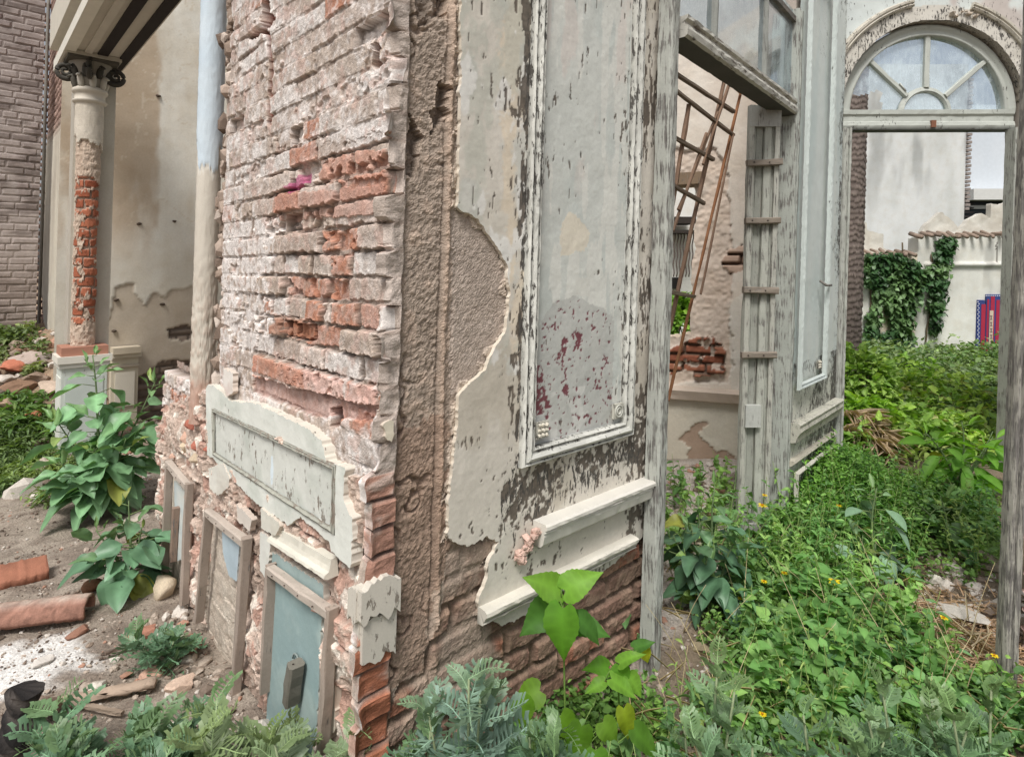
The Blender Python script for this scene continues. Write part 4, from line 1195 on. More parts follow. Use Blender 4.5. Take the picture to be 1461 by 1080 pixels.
dv = (FP.uv(1133, 598)[1] + FP.uv(1183, 573)[1]) / 2
mould('dado_rail', FP, [(.03, dv), (uP1 - .01, dv)], [(0,-.002),(0,.05),(-.01,.06),(-.03,.055),(-.05,.06),(-.08,.045),(-.11,.04),(-.12,-.002)], M['paint'], PW, C(198,196,182), .44, seed=22, seg=.03)
mould('skirting_moulding', FP, [(.03, dv - .22), (uP1 - .08, dv - .22)], [(0,-.002),(0,.03),(-.012,.036),(-.03,.02),(-.04,-.002)], M['paint'], PW, C(200,194,178), .4, seed=23, seg=.03)
lb, rb_ = .07, uP1 - .14
mould('panel_moulding', FP, [(lb, .05), (rb_, .05), (rb_, dv - .31), (lb, dv - .31)], [(0,-.002),(0,.015),(-.012,.02),(-.02,-.002)], M['paint'], PW, C(206,202,190), .32, True, 24, .03)
rosette(FP, q_bl[0] + .03, qv + .06, .026, .016, 0).build('carved_block', M['paint'], PW, False); rosette(FP, q_br[0] - .03, qv + .06, .026, .016, 0).build('carved_block', M['paint'], PW, False)
hk = FP.uv(1168, 407)
mb = MB(); tube(mb, [FP.P(hk[0] - .05, hk[1] + .03, .02), FP.P(hk[0] - .05, hk[1], .06), FP.P(hk[0] + .05, hk[1], .06)], .008, 6, C(120,116,110)); mb.build('iron_hook', M['metal'], PW)

# ------------------------------------------------------------------ arched doorway
pF = at(1197, 385, 4.26)[:2]
FA = Frame(pF, (1, -.012))
AW = thing('arched_wall', 'pale plaster wall with a round arch surround framing the way to the garden', 'arched wall')
ac = FA.uv(1331, 158); Rm = .126 * 0 + abs(FA.uv(1461, 158)[0] - FA.uv(1331, 158)[0])      # outer radius of the timber frame
def aw(U, V):
    n1 = fbm(U, V, 3, 5, 360); n2 = fbm(U, V, 18, 4, 361)
    r = np.hypot(U - ac[0], V - ac[1])
    hole = (r < Rm) | ((np.abs(U - ac[0]) < Rm) & (V < ac[1]))
    c = mix(C(204,212,210), C(220,224,219), n1)
    near = (r > Rm) & (r < Rm * 1.17) & (V > ac[1] - .0)
    c = np.where(near[..., None], mix(C(200,195,184), C(220,216,206), n2), c)
    c = mix(c, np.broadcast_to(C(182,160,150), c.shape), sst(.56, .64, n1) * .6 * (r > Rm * 1.17))
    return (n1 - .5) * .012 + (n2 - .5) * .004, np.dstack([c * .94, .38 + .1 * near]), ~hole
grid('wall_face', FA, -.04, 2.3, -.05, 3.7, .010, aw, M['paint'], AW, skirt=.10, edgecol=C(150,134,120))
an = np.linspace(math.pi - .12, .12, 60)
arc = [(ac[0] + Rm * 1.17 * math.cos(t), ac[1] + Rm * 1.17 * math.sin(t)) for t in an]
arcL = [p for p, t in zip(arc, an) if 1.75 < t]; arcR = [p for p, t in zip(arc, an) if t < 1.30]
PROF_ARC = [(0,-.004),(0,.02),(.012,.03),(.022,.024),(.028,.034),(.042,.036),(.05,.024),(.056,-.004)]
for pth, s in ((arcL, 51), (arcR, 52)):
    mould('archivolt', FA, pth, PROF_ARC, M['paint'], AW, C(206,200,186), .42, seed=s, seg=.04)
for sgn in (-1, 1):
    mb = MB(); pts = []
    b0 = np.array([ac[0] + sgn * Rm * 1.12, ac[1] + .28])
    for t in np.linspace(0, 2.4 * math.pi, 24):
        pts.append(FA.P(b0[0] + .035 * math.cos(t) * (1 - t / 12), b0[1] + .035 * math.sin(t) * (1 - t / 12), .03))
    tube(mb, pts, .011, 6, np.append(C(200,194,182), .35)); mb.build('scroll', M['paint'], AW)
mb = MB()
for k in range(6):
    t = 1.50 + (k - 7) * .045
    rock(mb, FA.P(ac[0] + Rm * (1.09 + RNG.uniform(-.05, .06)) * math.cos(t), ac[1] + Rm * (1.09 + RNG.uniform(-.05, .06)) * math.sin(t), .015), RNG.uniform(.012, .03), k, C(200,186,170) * RNG.uniform(.8, 1.1), .7, 1, .4)
mb.build('broken_keystone', M['masonry'], AW, False)
# wall thickness behind the surround
mb = MB(); slab(mb, FA, -.04, ac[0] - Rm - .004, -.05, 3.7, -.09, -.02, C(170,160,150)); slab(mb, FA, ac[0] + Rm + .004, 2.3, -.05, 3.7, -.09, -.02, C(170,160,150)); slab(mb, FA, ac[0] - Rm, ac[0] + Rm, ac[1] + Rm + .01, 3.7, -.26, -.02, C(170,160,150))
mb.build('wall_core', M['masonry'], AW, False)

FAN = thing('arched_door_frame', 'grey painted arched timber frame with cracked sunburst fanlight over the open garden doorway', 'arched door frame')
nF = -.085
px2m = Rm / 130
rg = 113 * px2m; rh = 40 * px2m; rhi = 31 * px2m
vs0 = FA.uv(1331, 183)[1]; vs1 = ac[1] + .0
wcol = C(188,192,184)
def arcpts(r, a0, a1, k): return [(ac[0] + r * math.cos(t), ac[1] + r * math.sin(t)) for t in np.linspace(a0, a1, k)]
PR_RING = [(0,-.05),(0,.02),(.010,.030),(.03,.030),(.038,.018),(.06,.018),(.07,.028),(.082,.028),(Rm - rg,.01),(Rm - rg,-.05)]
mould('arched_head', FA, arcpts(Rm - .002, math.pi, 0, 56)[::-1], PR_RING, M['paint'], FAN, wcol, .36, seed=61, base_n=nF, seg=.05, smooth=True)
mould('head_rail', FA, [(ac[0] - Rm + .02, vs0), (ac[0] + Rm - .02, vs0)], [(0,-.06),(0,.03),(.03,.036),(.055,.03),(.062,.02),(.10,.018),(.112,.03),(vs1 - vs0 + .02,.03),(vs1 - vs0 + .022,-.05)], M['paint'], FAN, wcol, .36, seed=62, base_n=nF + .004, seg=.04, dark=(0, 1), dk=.12)  # first profile points darkened: painted shade under the rail
vj0 = -.02
for s in (-1, 1):
    PRJ = [(.03,-.08),(.03,.01),(.022,.02),(.006,.02),(0,.008),(-.012,.008),(-.016,.02),(-.03,.02),(-.034,.0),(-.034,-.08)]
    post('jamb', FA, ac[0] + s * (Rm - .034), vj0, vs0 + .001, PRJ, 63 + s, FAN, base=C(180,182,174), wear=.46)
hubp = arcpts(rhi, 0.0, math.pi, 26)
mould('hub_bar', FA, hubp, [(0,-.03),(0,.0),(-.01,.014),(-(rh - rhi)*.9,.0),(-(rh - rhi)*.9,-.03)], M['paint'], FAN, wcol, .32, seed=66, base_n=nF, seg=.04)
for deg in (42, 90, 137):
    t = math.radians(deg)
    mb = MB(); a = FA.P(ac[0] + rh * .95 * math.cos(t), ac[1] + rh * .95 * math.sin(t), nF); b = FA.P(ac[0] + rg * 1.01 * math.cos(t), ac[1] + rg * 1.01 * math.sin(t), nF)
    bar(mb, a, b, .034, .034, FA.N, np.append(wcol, .32), seed=deg); mb.build('glazing_bar', M['paint'], FAN, False)
    if deg == 137:
        mb = MB(); tube(mb, [a + np.array([-.015, -.02, .03]), a + np.array([-.06, -.02, .085])], .006, 5, np.append(C(190,192,186), .3)); mb.build('splinter', M['paint'], FAN)
def sector(r0_, r1_, a0, a1, hole=None):
    k = 22
    tt = np.linspace(math.radians(a0), math.radians(a1), k); rr = np.linspace(r0_, r1_, 14)
    Tt, Rr = np.meshgrid(tt, rr)
    U = ac[0] + Rr * np.cos(Tt); V = ac[1] + Rr * np.sin(Tt)
    P = FA.P(U, V, nF - .012).reshape(-1, 3); Q = gridquads(k, 14)
    if hole is not None:
        h = inpoly(U, V, hole).ravel(); Q = Q[~h[Q].any(1)]
    return P, Q
HOLE = FA.poly(((1200,170),(1226,130),(1240,133),(1268,126),(1262,170)))
for a0, a1 in ((2, 42), (42, 90), (90, 137), (137, 178)):
    P, Q = sector(rh * .96, rg * 1.02, a0, a1, HOLE if a0 == 137 else None)
    mk('pane', P, Q, M['glass'], FAN, C(190,206,214), smooth=False)
P, Q = sector(.001, rhi * 1.05, 0, 180); mk('pane', P, Q, M['glass'], FAN, C(190,206,214), smooth=False)
mb = MB(); slab(mb, FA, FA.uv(1334,175)[0], FA.uv(1341,175)[0], FA.uv(1336,180)[1], FA.uv(1336,170)[1], nF + .03, nF + .05, C(130,90,70)); mb.build('latch_plate', M['metal'], FAN, False)

# ------------------------------------------------------------------ near right post and pier
RP = thing('timber_post', 'cracked grey timber doorpost at the right edge with a dark gap behind it', 'post')
FR = Frame(at(1439, 385, 2.2)[:2], (1, .0))
dxl = .016
def uz(px, py): return FR.uv(px, py)[0]
uR = (uz(1428, 960) + uz(1450, 960)) / 2; wR = uz(1450, 960) - uz(1428, 960)
post('post_shaft', FR, uR, -.05, 2.55, [(wR/2,-.03),(wR/2,.0),(wR*.4,.012),(wR*.15,.012),(wR*.1,.002),(-.0,.002),(-wR*.06,.012),(-wR*.4,.012),(-wR/2,.0),(-wR/2,-.03)], 71, RP, base=C(166,163,153), wear=.56, lean=.035)
def rp(U, V, h, c, n1, n2, n3):
    hb, cb, i1 = brick_layer(U, V, n2, 371, .25, .072, (170,130,118), (204,176,166), (176,150,140))
    m = sst(.45, .6, n1); return hb + h * 2, mix(cb, mix(C(196,176,168), C(160,120,106), n3), m)
tag(grid('brick_pier', Frame(at(1475, 385, 2.42)[:2], (1, .05)), .0, .5, -.1, 2.55, .008, oldwall(C(200,170,160), C(180,150,140), 370, .012, extra=rp), M['masonry'], None, skirt=.2),
    'pinkish eroded brick pier at the right edge just past the timber post', 'brick pier')

# ------------------------------------------------------------------ room behind the doorway
FB = Frame(at(1055, 385, 4.45)[:2], (-2.43, 1))
RW = thing('inner_wall', 'salmon and white plaster wall of the inner room with a red brick stub and low dado', 'plaster wall')
bl = FB.uv(987, 400)[0]; vO1 = FB.uv(975, 264)[1]; vO0 = FB.uv(975, 478)[1]
dT = (FB.uv(961, 549)[1] + FB.uv(1055, 558)[1]) / 2
P_STUB = FB.poly(((984,480),(1012,474),(1022,478),(1038,500),(1030,535),(960,535),(958,500)))
P_SAL = FB.poly(((960,214),(1000,210),(1022,214),(1034,228),(1040,300),(1046,360),(1040,440),(1046,500),(1040,545),(940,548),(940,214)))
P_WHT = FB.poly(((1042,560),(1040,440),(1048,425),(1062,416),(1062,560)))
P_BR2 = FB.poly(((1028,372),(1040,356),(1070,352),(1070,386),(1040,390)))
P_BARE = FB.poly(((968,626),(984,612),(1002,600),(1010,604),(996,622),(1022,642),(1052,652),(1052,680),(975,668),(985,640)))
def rw(U, V, h, c, n1, n2, n3):
    sal = inpoly(U, V, P_SAL, .03, 10).astype(float)
    c = mix(c, mix(C(204,186,170), C(220,206,192), n2), sal * .95); h = h - sal * .02 + sal * (n2 - .5) * .006 + sal * (n3 - .5) * .016
    c = mix(c, mix(C(184,170,156), C(212,202,190), n3), sal * sst(.48, .58, fbm(U, V, 5, 4, 384)) * .8)
    wt = inpoly(U, V, P_WHT, .01); c = mix(c, np.broadcast_to(C(222,218,208), c.shape), wt * .9)
    hb, cb, i1 = brick_layer(U, V, n2, 381, .2, .072, (142,86,66), (174,118,94), (120,100,86), .035)
    st = inpoly(U, V, P_STUB, .05, 8).astype(float) * (1 - .9 * (n2 > .72)); cb = cb * (.6 + .7 * n3)[..., None]; c = mix(c, cb, st); h = h * (1 - st) + (hb - .025 + (i1 - .5) * .045) * st
    b2 = inpoly(U, V, P_BR2, .02).astype(float); hb2, cb2, _ = brick_layer(U, V, n2, 383, .2, .07, (176,146,128), (206,182,164), (110,90,78), .05)
    c = mix(c, cb2, b2); h = h * (1 - b2) + (hb2 - .05) * b2
    ba = inpoly(U, V, P_BARE, .02); c = mix(c, np.broadcast_to(C(172,148,128), c.shape), ba * .9); h = h - ba * .01
    dd = sst(dT - .10, dT - .14, V); c = mix(c, mix(C(222,220,206), C(206,196,176), n1), dd * (1 - ba) * .9)
    hol = (U > bl + (n2 - .5) * .05) & (V < vO1 + .0) & (V > vO0 + (n2 - .5) * .1)
    return h, c, ~hol
grid('wall_face', FB, -.35, 1.5, -.05, 3.6, .010, oldwall(C(224,216,204), C(210,198,184), 380, .006, extra=rw), M['oldwall'], RW, skirt=.22, edgecol=C(206,190,170))
mould('dado_rail', FB, [(1.5, dT), (-.3, dT)], [(a, n) for a, n in ((0,-.01),(0,.05),(.02,.075),(.06,.06),(.09,.05),(.10,.02),(.105,-.01))], M['plaster'], RW, C(212,196,180), .3, seed=85, seg=.03)
vsk = FB.uv(1000, 672)[1]
mb = MB(); slab(mb, FB, -.3, 1.5, -.1, vsk, 0.004, .05, np.append(C(220,210,198), .3)); mb.build('footing', M['plaster'], RW, False)
mb = MB(); slab(mb, FB, bl - .06, 1.5, vO1, vO1 + .09, -.15, .03, np.append(C(130,112,92), .4)); mb.build('window_lintel', M['wood'], RW, False)

# leaning rusty lattice frame in the doorway
lO = at(1010, 385, 3.75)[:2]
FT = Frame(lO, pB - pA)
LAT = thing('iron_lattice', 'tall rusty lattice frame of thin bars leaning in the doorway before the salmon wall', 'lattice frame')
def lbar(p0, p1, w_, n, col=C(128,104,86), name='upright'):
    a = FT.uv(*p0, n); b = FT.uv(*p1, n)
    mb = MB(); bar(mb, FT.P(a[0], a[1], n), FT.P(b[0], b[1], n), w_, w_, FT.N, col, .15, .0015, seed=int(p0[0])); return mb.build(name, M['metal'], LAT, False)
lbar((1036,105),(955,470), .020, .0); lbar((1057,132),(953,572), .016, -.01, C(140,98,68)); lbar((1043,112),(1003,235), .014, .03)
lbar((983,150),(958,300), .022, .01); lbar((1046,192),(1000,420), .012, .03); lbar((1008,190),(960,330), .014, .02); lbar((1024,160),(968,300), .012, .02)
for p0, p1 in (((962,104),(1047,160)), ((962,128),(1046,193)), ((958,194),(1018,228)), ((956,262),(1004,290))):
    lbar(p0, p1, .021, .02, C(120,106,92), 'cross_bar')
lbar((1020,100),(1057,133), .016, .0, C(150,112,80), 'cross_bar'); lbar((955,417),(990,423), .022, .015, C(130,118,100), 'cross_bar')

# white house glimpsed beyond
FH = Frame(at(970, 385, 8.5)[:2], (1, .05))
HS = thing('white_house', 'white house wall with a dark balcony glimpsed behind the rusty lattice', 'house')
grid('wall', FH, -4.5, 1.4, 0, 4.6, .05, oldwall(C(232,230,224), C(220,214,204), 390, .003), M['oldwall'], HS)
mb = MB()
for y0, y1 in ((313,322),(331,335)):
    a, b = FH.uv(950, y1), FH.uv(979, y0); slab(mb, FH, a[0], b[0], a[1], b[1], .05, .4, C(60,54,50))
mb.build('balcony_slab', M['wood'], HS, False)
for px in np.arange(953, 979, 4.2):
    mb = MB(); pts = [FH.P(FH.uv(px, 337)[0] + .008 * math.sin(k * 1.4), v, .3) for k, v in enumerate(np.linspace(FH.uv(px, 395)[1], FH.uv(px, 335)[1], 12))]
    tube(mb, pts, .009, 5, C(96,84,78)); mb.build('baluster', M['metal'], HS)
a, b = FH.uv(955, 412), FH.uv(966, 396); mb = MB(); slab(mb, FH, a[0], b[0], a[1], b[1], .0, .06, C(40,38,36)); mb.build('window', M['wood'], HS, False)

# ------------------------------------------------------------------ garden beyond the arch
FG = Frame(at(1340, 385, 9.5)[:2], (1, .0))
GW = thing('garden_wall', 'white stained garden wall with stepped tile coping behind the overgrown garden', 'garden wall')
gv = lambda py: FG.uv(1340, py)[1]
uS = FG.uv(1309, 385)[0]
def gw(U, V, h, c, n1, n2, n3):
    c = mix(c, np.broadcast_to(C(222,208,180), c.shape), (U < uS) * sst(.35, .6, n1) * .7)
    c = mix(c, np.broadcast_to(C(172,172,166), c.shape), sst(.52, .62, fbm(U * 3, V * .5, 1.3, 4, 402)) * sst(gv(430), gv(372), V) * .7)
    cr = np.abs(U - FG.uv(1421, 370)[0] + (n2 - .5) * .06) < .014
    k2 = cr & (V < gv(345)) & (V > gv(374)); c = mix(c, np.broadcast_to(C(70,60,54), c.shape), k2 * .9)
    h = h + ((U > uS + .12) & (V > gv(380)) & (V < gv(374))) * .05
    return h, c, V < np.where(U < uS, gv(360), gv(336))
grid('wall_face', FG, -1.6, 2.2, -.1, gv(330), .02, oldwall(C(226,226,218), C(198,198,190), 400, .006, extra=gw), M['oldwall'], GW, skirt=.25)
def hump(U, V):
    n2 = fbm(U, V, 9, 4, 411)
    top = np.where(U < FG.uv(1256, 0)[0], gv(314), np.where(U < FG.uv(1280, 0)[0], gv(326) + 0 * U, gv(346)))
    tr = FG.uv(1400, 0)[0]
    x = (U - FG.uv(1335, 0)[0]) / (FG.uv(1440, 0)[0] - FG.uv(1335, 0)[0])
    topr = gv(335) + (gv(303) - gv(335)) * np.clip(.25 + .75 * np.abs(np.sin(x * 6.0)), 0, 1) * (x > 0)
    topr = np.where(U > FG.uv(1433, 0)[0], gv(288), topr)
    t = np.where(U < uS, top - .25 * sst(FG.uv(1256, 0)[0], uS, U), topr) + (n2 - .5) * .1
    k = (V < t) & np.where(U < uS, V > gv(362), V > gv(337))
    return (n2 - .5) * .02 - .16, np.dstack([mix(C(224,222,212), C(190,184,172), n2), .2 + 0 * V]), k
grid('parapet', FG, -1.6, 2.2, gv(364), gv(280), .018, hump, M['oldwall'], GW, skirt=.1)
mb = MB()
for side, (x0, x1, yy) in enumerate(((1236,1309,363),(1306,1470,337))):
    u = FG.uv(x0, yy)[0]
    while u < FG.uv(x1, yy)[0]:
        pts = [FG.P(u, gv(yy) + .06, -.12), FG.P(u, gv(yy) + .015, .05), FG.P(u, gv(yy) - .02, .13)]
        pts = [np.array(p_) + RNG.normal(0, .014, 3) for p_ in pts]; tube(mb, pts, RNG.uniform(.022, .036), 8, C(150,132,118) * RNG.uniform(.75, 1.15)); u += RNG.uniform(.11, .17)
mb.build('coping_tile', M['stone'], GW)
# stepped tile plaque
PLQ = thing('tile_plaque', 'stepped blue and red ceramic tile plaque with a pale central strip on the garden wall', 'tile plaque')
FGq = FG
def px_slab(mb, x0, y0, x1, y1, n0, n1, col):
    a, b = FGq.uv(x0, y1), FGq.uv(x1, y0); slab(mb, FGq, a[0], b[0], a[1], b[1], n0, n1, col)
mb = MB()
for x0, y0, x1 in ((1391,428,1403),(1403,420,1425),(1425,411,1442)): px_slab(mb, x0, y0, x1, 505, .0, .03, C(58,72,128))
px_slab(mb, 1442, 428, 1450, 505, .0, .03, C(58,72,128))
mb.build('blue_border', M['plaster'], PLQ, False)
mb = MB()
for x0, y0, x1 in ((1396,434,1404),(1404,427,1409),(1409,423,1417),(1417,428,1424),(1424,420,1430),(1430,426,1437),(1437,434,1444)): px_slab(mb, x0, y0, x1, 505, .031, .036, C(168,48,72))
mb.build('red_field', M['plaster'], PLQ, False)
mb = MB(); px_slab(mb, 1407.5, 443, 1414.5, 505, .037, .042, C(206,190,170)); mb.build('pale_strip', M['plaster'], PLQ, False)
for k in range(6):
    mb = MB(); y = 450 + k * 9; px_slab(mb, 1409.5, y, 1412.5, y + 1.4, .043, .046, C(120,104,104)); px_slab(mb, 1410.3, y + 1.4, 1411.7, y + 5, .043, .046, C(120,104,104)); px_slab(mb, 1409.3, y + 5, 1412.7, y + 6, .043, .046, C(120,104,104))
    mb.build('glyph', M['plaster'], PLQ, False)
mb = MB()
for k in range(26):
    y = 430 + k * 2.9
    px_slab(mb, 1392.3 + (k % 2) * 1.4, y, 1393.7 + (k % 2) * 1.4, y + 1.4, .031, .034, C(226,228,236))
mb.build('dotted_pattern', M['plaster'], PLQ, False); mb = MB()
for x in np.arange(1404, 1424, 2.7): px_slab(mb, x, 421.2, x + 1.3, 422.5, .031, .034, C(226,228,236))
mb.build('dotted_pattern', M['plaster'], PLQ, False)

# tall stained white building and a pale blue one
FW = Frame(at(1300, 385, 14)[:2], (1, .0))
TB = thing('white_building', 'tall blank white building wall with rain stains rising above the garden wall', 'building')
wv_ = lambda py: FW.uv(1300, py)[1]
def tb(U, V, h, c, n1, n2, n3):
    st = fbm(U * 2.4, V * .5, 1, 5, 421)
    c = mix(c, np.broadcast_to(C(150,152,150), c.shape), sst(.48, .66, st) * sst(wv_(330), wv_(190), V) * .75)
    return h, c
grid('wall', FW, -4.5, FW.uv(1373, 385)[0], 0, wv_(92), .06, oldwall(C(222,224,222), C(206,208,204), 420, .004, extra=tb), M['oldwall'], TB, skirt=3)
mb = MB(); e = FW.uv(1375, 385)[0]
for k in range(34): slab(mb, FW, e - .03, e + .05 + .02 * (k % 2), wv_(300) + k * .09, wv_(300) + k * .09 + .06, -.1, .05, C(150,140,134))
mb.build('toothed_edge', M['masonry'], TB, False)
FQ = Frame(at(1410, 385, 18)[:2], (1, .0)); qv_ = lambda py: FQ.uv(1410, py)[1]
LB = thing('pale_blue_building', 'pale blue building with a white eave and dark window strip right of the stained wall', 'building')
grid('wall', FQ, FQ.uv(1365, 385)[0], FQ.uv(1560, 385)[0], qv_(300), qv_(150), .2, oldwall(C(208,215,222), C(214,220,226), 430, .002), M['plaster'], LB)
mb = MB(); slab(mb, FQ, FQ.uv(1372, 0)[0], 6.5, qv_(289), qv_(274), .05, .7, C(214,214,210)); mb.build('eave', M['plaster'], LB, False)
mb = MB(); slab(mb, FQ, FQ.uv(1372, 0)[0], 6.5, qv_(312), qv_(290), -.2, .3, C(60,66,72)); mb.build('window', M['plaster'], LB, False)
mb = MB(); slab(mb, FQ, FQ.uv(1372, 0)[0], 6.5, qv_(300), qv_(295), .31, .36, C(196,198,196)); mb.build('window_rail', M['plaster'], LB, False)
mb = MB()
for k in range(9): slab(mb, FQ, FQ.uv(1369, 0)[0], FQ.uv(1382, 0)[0], qv_(330 - k * 6), qv_(328 - k * 6), .4, .45, C(60,56,56))
mb.build('ladder_rung', M['metal'], LB, False)

# palm trunk
pt0 = at(1203, 385, 6.6); PB = np.array([pt0[0] - LEAN * EYE, pt0[1], 0.]); PR = .19
mb = MB(); a_, b_ = FW.uv(1290, 104), FW.uv(1384, 62); slab(mb, FW, a_[0], b_[0], a_[1] - .4, b_[1], -2.6, -2.2, C(240,240,238)); mb.build('bright_slab', M['plaster'], TB, False)  # white slab added for the bright rectangle in the fanlight glass
PALM = thing('palm_tree', 'thick grey palm trunk ringed with leaf scars just beyond the arch', 'palm tree')
def palm(U, V):
    n2 = fbm(U * .3, V, 14, 4, 440)
    ph = (V + (fbm(U * 1.2, V * 2, 1.6, 3, 441) - .5) * .10 + .014 * np.abs(np.sin(U * 5.5 + np.floor(V / .062) * 1.6))) / .062
    f = ph - np.floor(ph)
    h = .013 * (1 - f) + (n2 - .5) * .012
    c = mix(C(84,74,70), C(140,128,120), 1 - f); c = c * (.75 + .5 * n2[..., None])
    return h - .012 * V * .3, c
grid('trunk', Frame(PB, (1, 0)), 2.4, 2.4 + 2 * math.pi, 0, 5.5, .016, palm, M['stone'], PALM, mapf=cyl(PB, PR))
# ------------------------------------------------------------------ leaves
def blade(rows, wid, fold=.25, droop=.25, fwd=None, rib=1.35, cup=0.0, curl=0.0, vein=0):
    rows = np.array(rows, float); wid = np.array(wid, float); n = len(rows)
    fw = np.zeros(n) if fwd is None else np.array(fwd, float)
    z = -droop * rows ** 2
    cols = (1, .55, 0, -.55, -1) if vein else (1, 0, -1); m = len(cols)
    V = np.zeros((n, m, 3)); Cm = np.ones((n, m))
    for j, sg in enumerate(cols):
        a = abs(sg)
        V[:, j, 0] = rows + fw * a; V[:, j, 1] = wid * sg
        V[:, j, 2] = z + fold * wid * (a ** .8) + curl * np.sin(rows * 9 + sg * 2) * wid * a
        if a == 0: Cm[:, j] = rib
        elif vein: Cm[:, j] = np.where(np.arange(n) % vein == (0 if a < .9 else 1) % vein, 1.09, .96)
    return V.reshape(-1, 3), gridquads(m, n), Cm.ravel()
def outline(n, peak, tip=1.0, base=.12):
    s = np.linspace(0, 1, n)
    w = np.sin(np.pi * s ** peak) ** .8
    w[0] = base * .5; w[-1] = 0.0
    return s, w * .5
s_, w_ = outline(11, .75)
T_OV = [blade(s_, w_, .25, d, curl=.14, vein=3) for d in (.05, .25, .5)]
s_, w_ = outline(8, .9); T_LAN = [blade(s_, w_, .3, d) for d in (.05, .3, .6)]
hs_ = [0, .0, .08, .2, .35, .5, .65, .8, .92, 1.0]; hw_ = [0, .22, .42, .50, .49, .40, .28, .15, .06, 0]
hf_ = [0, -.14, -.13, -.05, 0, 0, 0, 0, 0, 0]
T_HRT = [blade(hs_, hw_, .12, d, hf_, rib=1.2, curl=.06) for d in (.1, .35)]
# serrated heart
ns = 19; ss = np.linspace(0, 1, ns); wi = np.interp(ss, hs_[1:], hw_[1:]); fw = np.interp(ss, hs_[1:], hf_[1:]); wi = wi * (1 + .07 * (np.arange(ns) % 2)); wi[-1] = 0
T_SER = [blade(ss, wi, .14, d, fw, rib=1.25, curl=.10, vein=3) for d in (.12, .4)]
T_SML = [blade([0, .35, .7, 1], [.06, .42, .38, 0], .2, d, rib=1.1) for d in (.1, .4)]
T_IVY = [blade([0, .05, .3, .5, .75, 1], [.1, .45, .30, .42, .18, 0], .1, d, [0, -.12, 0, 0, 0, 0], rib=1.25) for d in (.1, .35)]
T_STR = [blade(np.linspace(0, 1, 4), np.array([.5, .5, .45, .2]), .1, d, rib=1.1) for d in (.0, .12)]
T_GRS = [blade(np.linspace(0, 1, 6), np.array([.5, .48, .42, .33, .2, 0]), .3, d, rib=1.1) for d in (.15, .5, .9)]
def lobed(pairs=7, droop=.3, seed=0, depth=1.0):
    rng = np.random.default_rng(seed); bend = rng.uniform(-.3, .3); twist = rng.uniform(-.5, .5)
    V = []; T = []; Cm = []
    zz = lambda x: -droop * x ** 2 + .06 * x
    def add(p, f, c):
        b = len(V); V.extend(p); Cm.extend(c); T.extend([tuple(i + b for i in t) for t in f])
    for i in range(10):         # central lamina and pale rib
        a, b = i / 10, (i + 1) / 10
        for hw, dz, cc in ((.035, 0, 1.0), (.010, .004, 2.1)):
            wa, wb = hw * (1 - a * .6), hw * (1 - b * .6)
            add([(a, wa, zz(a)+dz), (a, -wa, zz(a)+dz), (b, -wb, zz(b)+dz), (b, wb, zz(b)+dz)], [(0, 1, 2), (0, 2, 3)], [cc] * 4)
    for k in range(pairs):
        s = .10 + .80 * k / (pairs - 1)
        Wd = (.34 * math.sin(math.pi * (.18 + .72 * s)) + .03) * depth
        for sg in (1, -1):
            w = Wd * rng.uniform(.85, 1.12); f = .10 + .12 * (1 - s) + rng.uniform(-.02, .03); hb = .040 * rng.uniform(.85, 1.15)
            z = zz(s); lift = rng.uniform(-.04, .10)
            pts = [(s - hb, .03*sg, z), (s + hb, .03*sg, z), (s - hb*.6 + f*.45, w*.5*sg, z + lift*.3), (s + hb*1.1 + f*.5, w*.5*sg, z + lift*.3),
                   (s + f, w*sg, z + lift), (s - hb*1.5 + f*.5, w*.72*sg, z + lift*.6), (s + hb*1.9 + f*.9, w*.70*sg, z + lift*.6), (s + f*.5, w*.5*sg, z + lift*.3 + .004)]
            tr = [(0, 1, 3), (0, 3, 2), (2, 3, 4), (2, 4, 5), (3, 6, 4)]
            if sg < 0: tr = [t[::-1] for t in tr]
            add(pts, tr, [1.0, 1.0, .95, 1.05, 1.15, .95, 1.05, 1.6])
            add([(s, 0, z+.005), (s + .012, 0, z+.005), (s + f*.92, w*.8*sg, z + lift*.8 + .005)], [(0, 1, 2)], [2.0, 2.0, 1.4])
    add([(.95, .05, zz(.95)), (.95, -.05, zz(.95)), (1.06, 0, zz(1.06))], [(0, 1, 2)], [1.1] * 3)
    V = np.array(V); x = V[:, 0].copy(); V[:, 2] += V[:, 1] * twist * x; V[:, 1] += bend * x ** 2; V[:, 2] += .05 * np.sin(x * 7 + seed)
    return V, np.array(T), np.array(Cm)
T_LOB = [lobed(9, d, s) for d, s in ((.15, 1), (.4, 2), (.7, 3), (.3, 6), (.5, 7), (.9, 8))] + [lobed(10, .3, 4, .8), lobed(8, .5, 5, 1.1)]

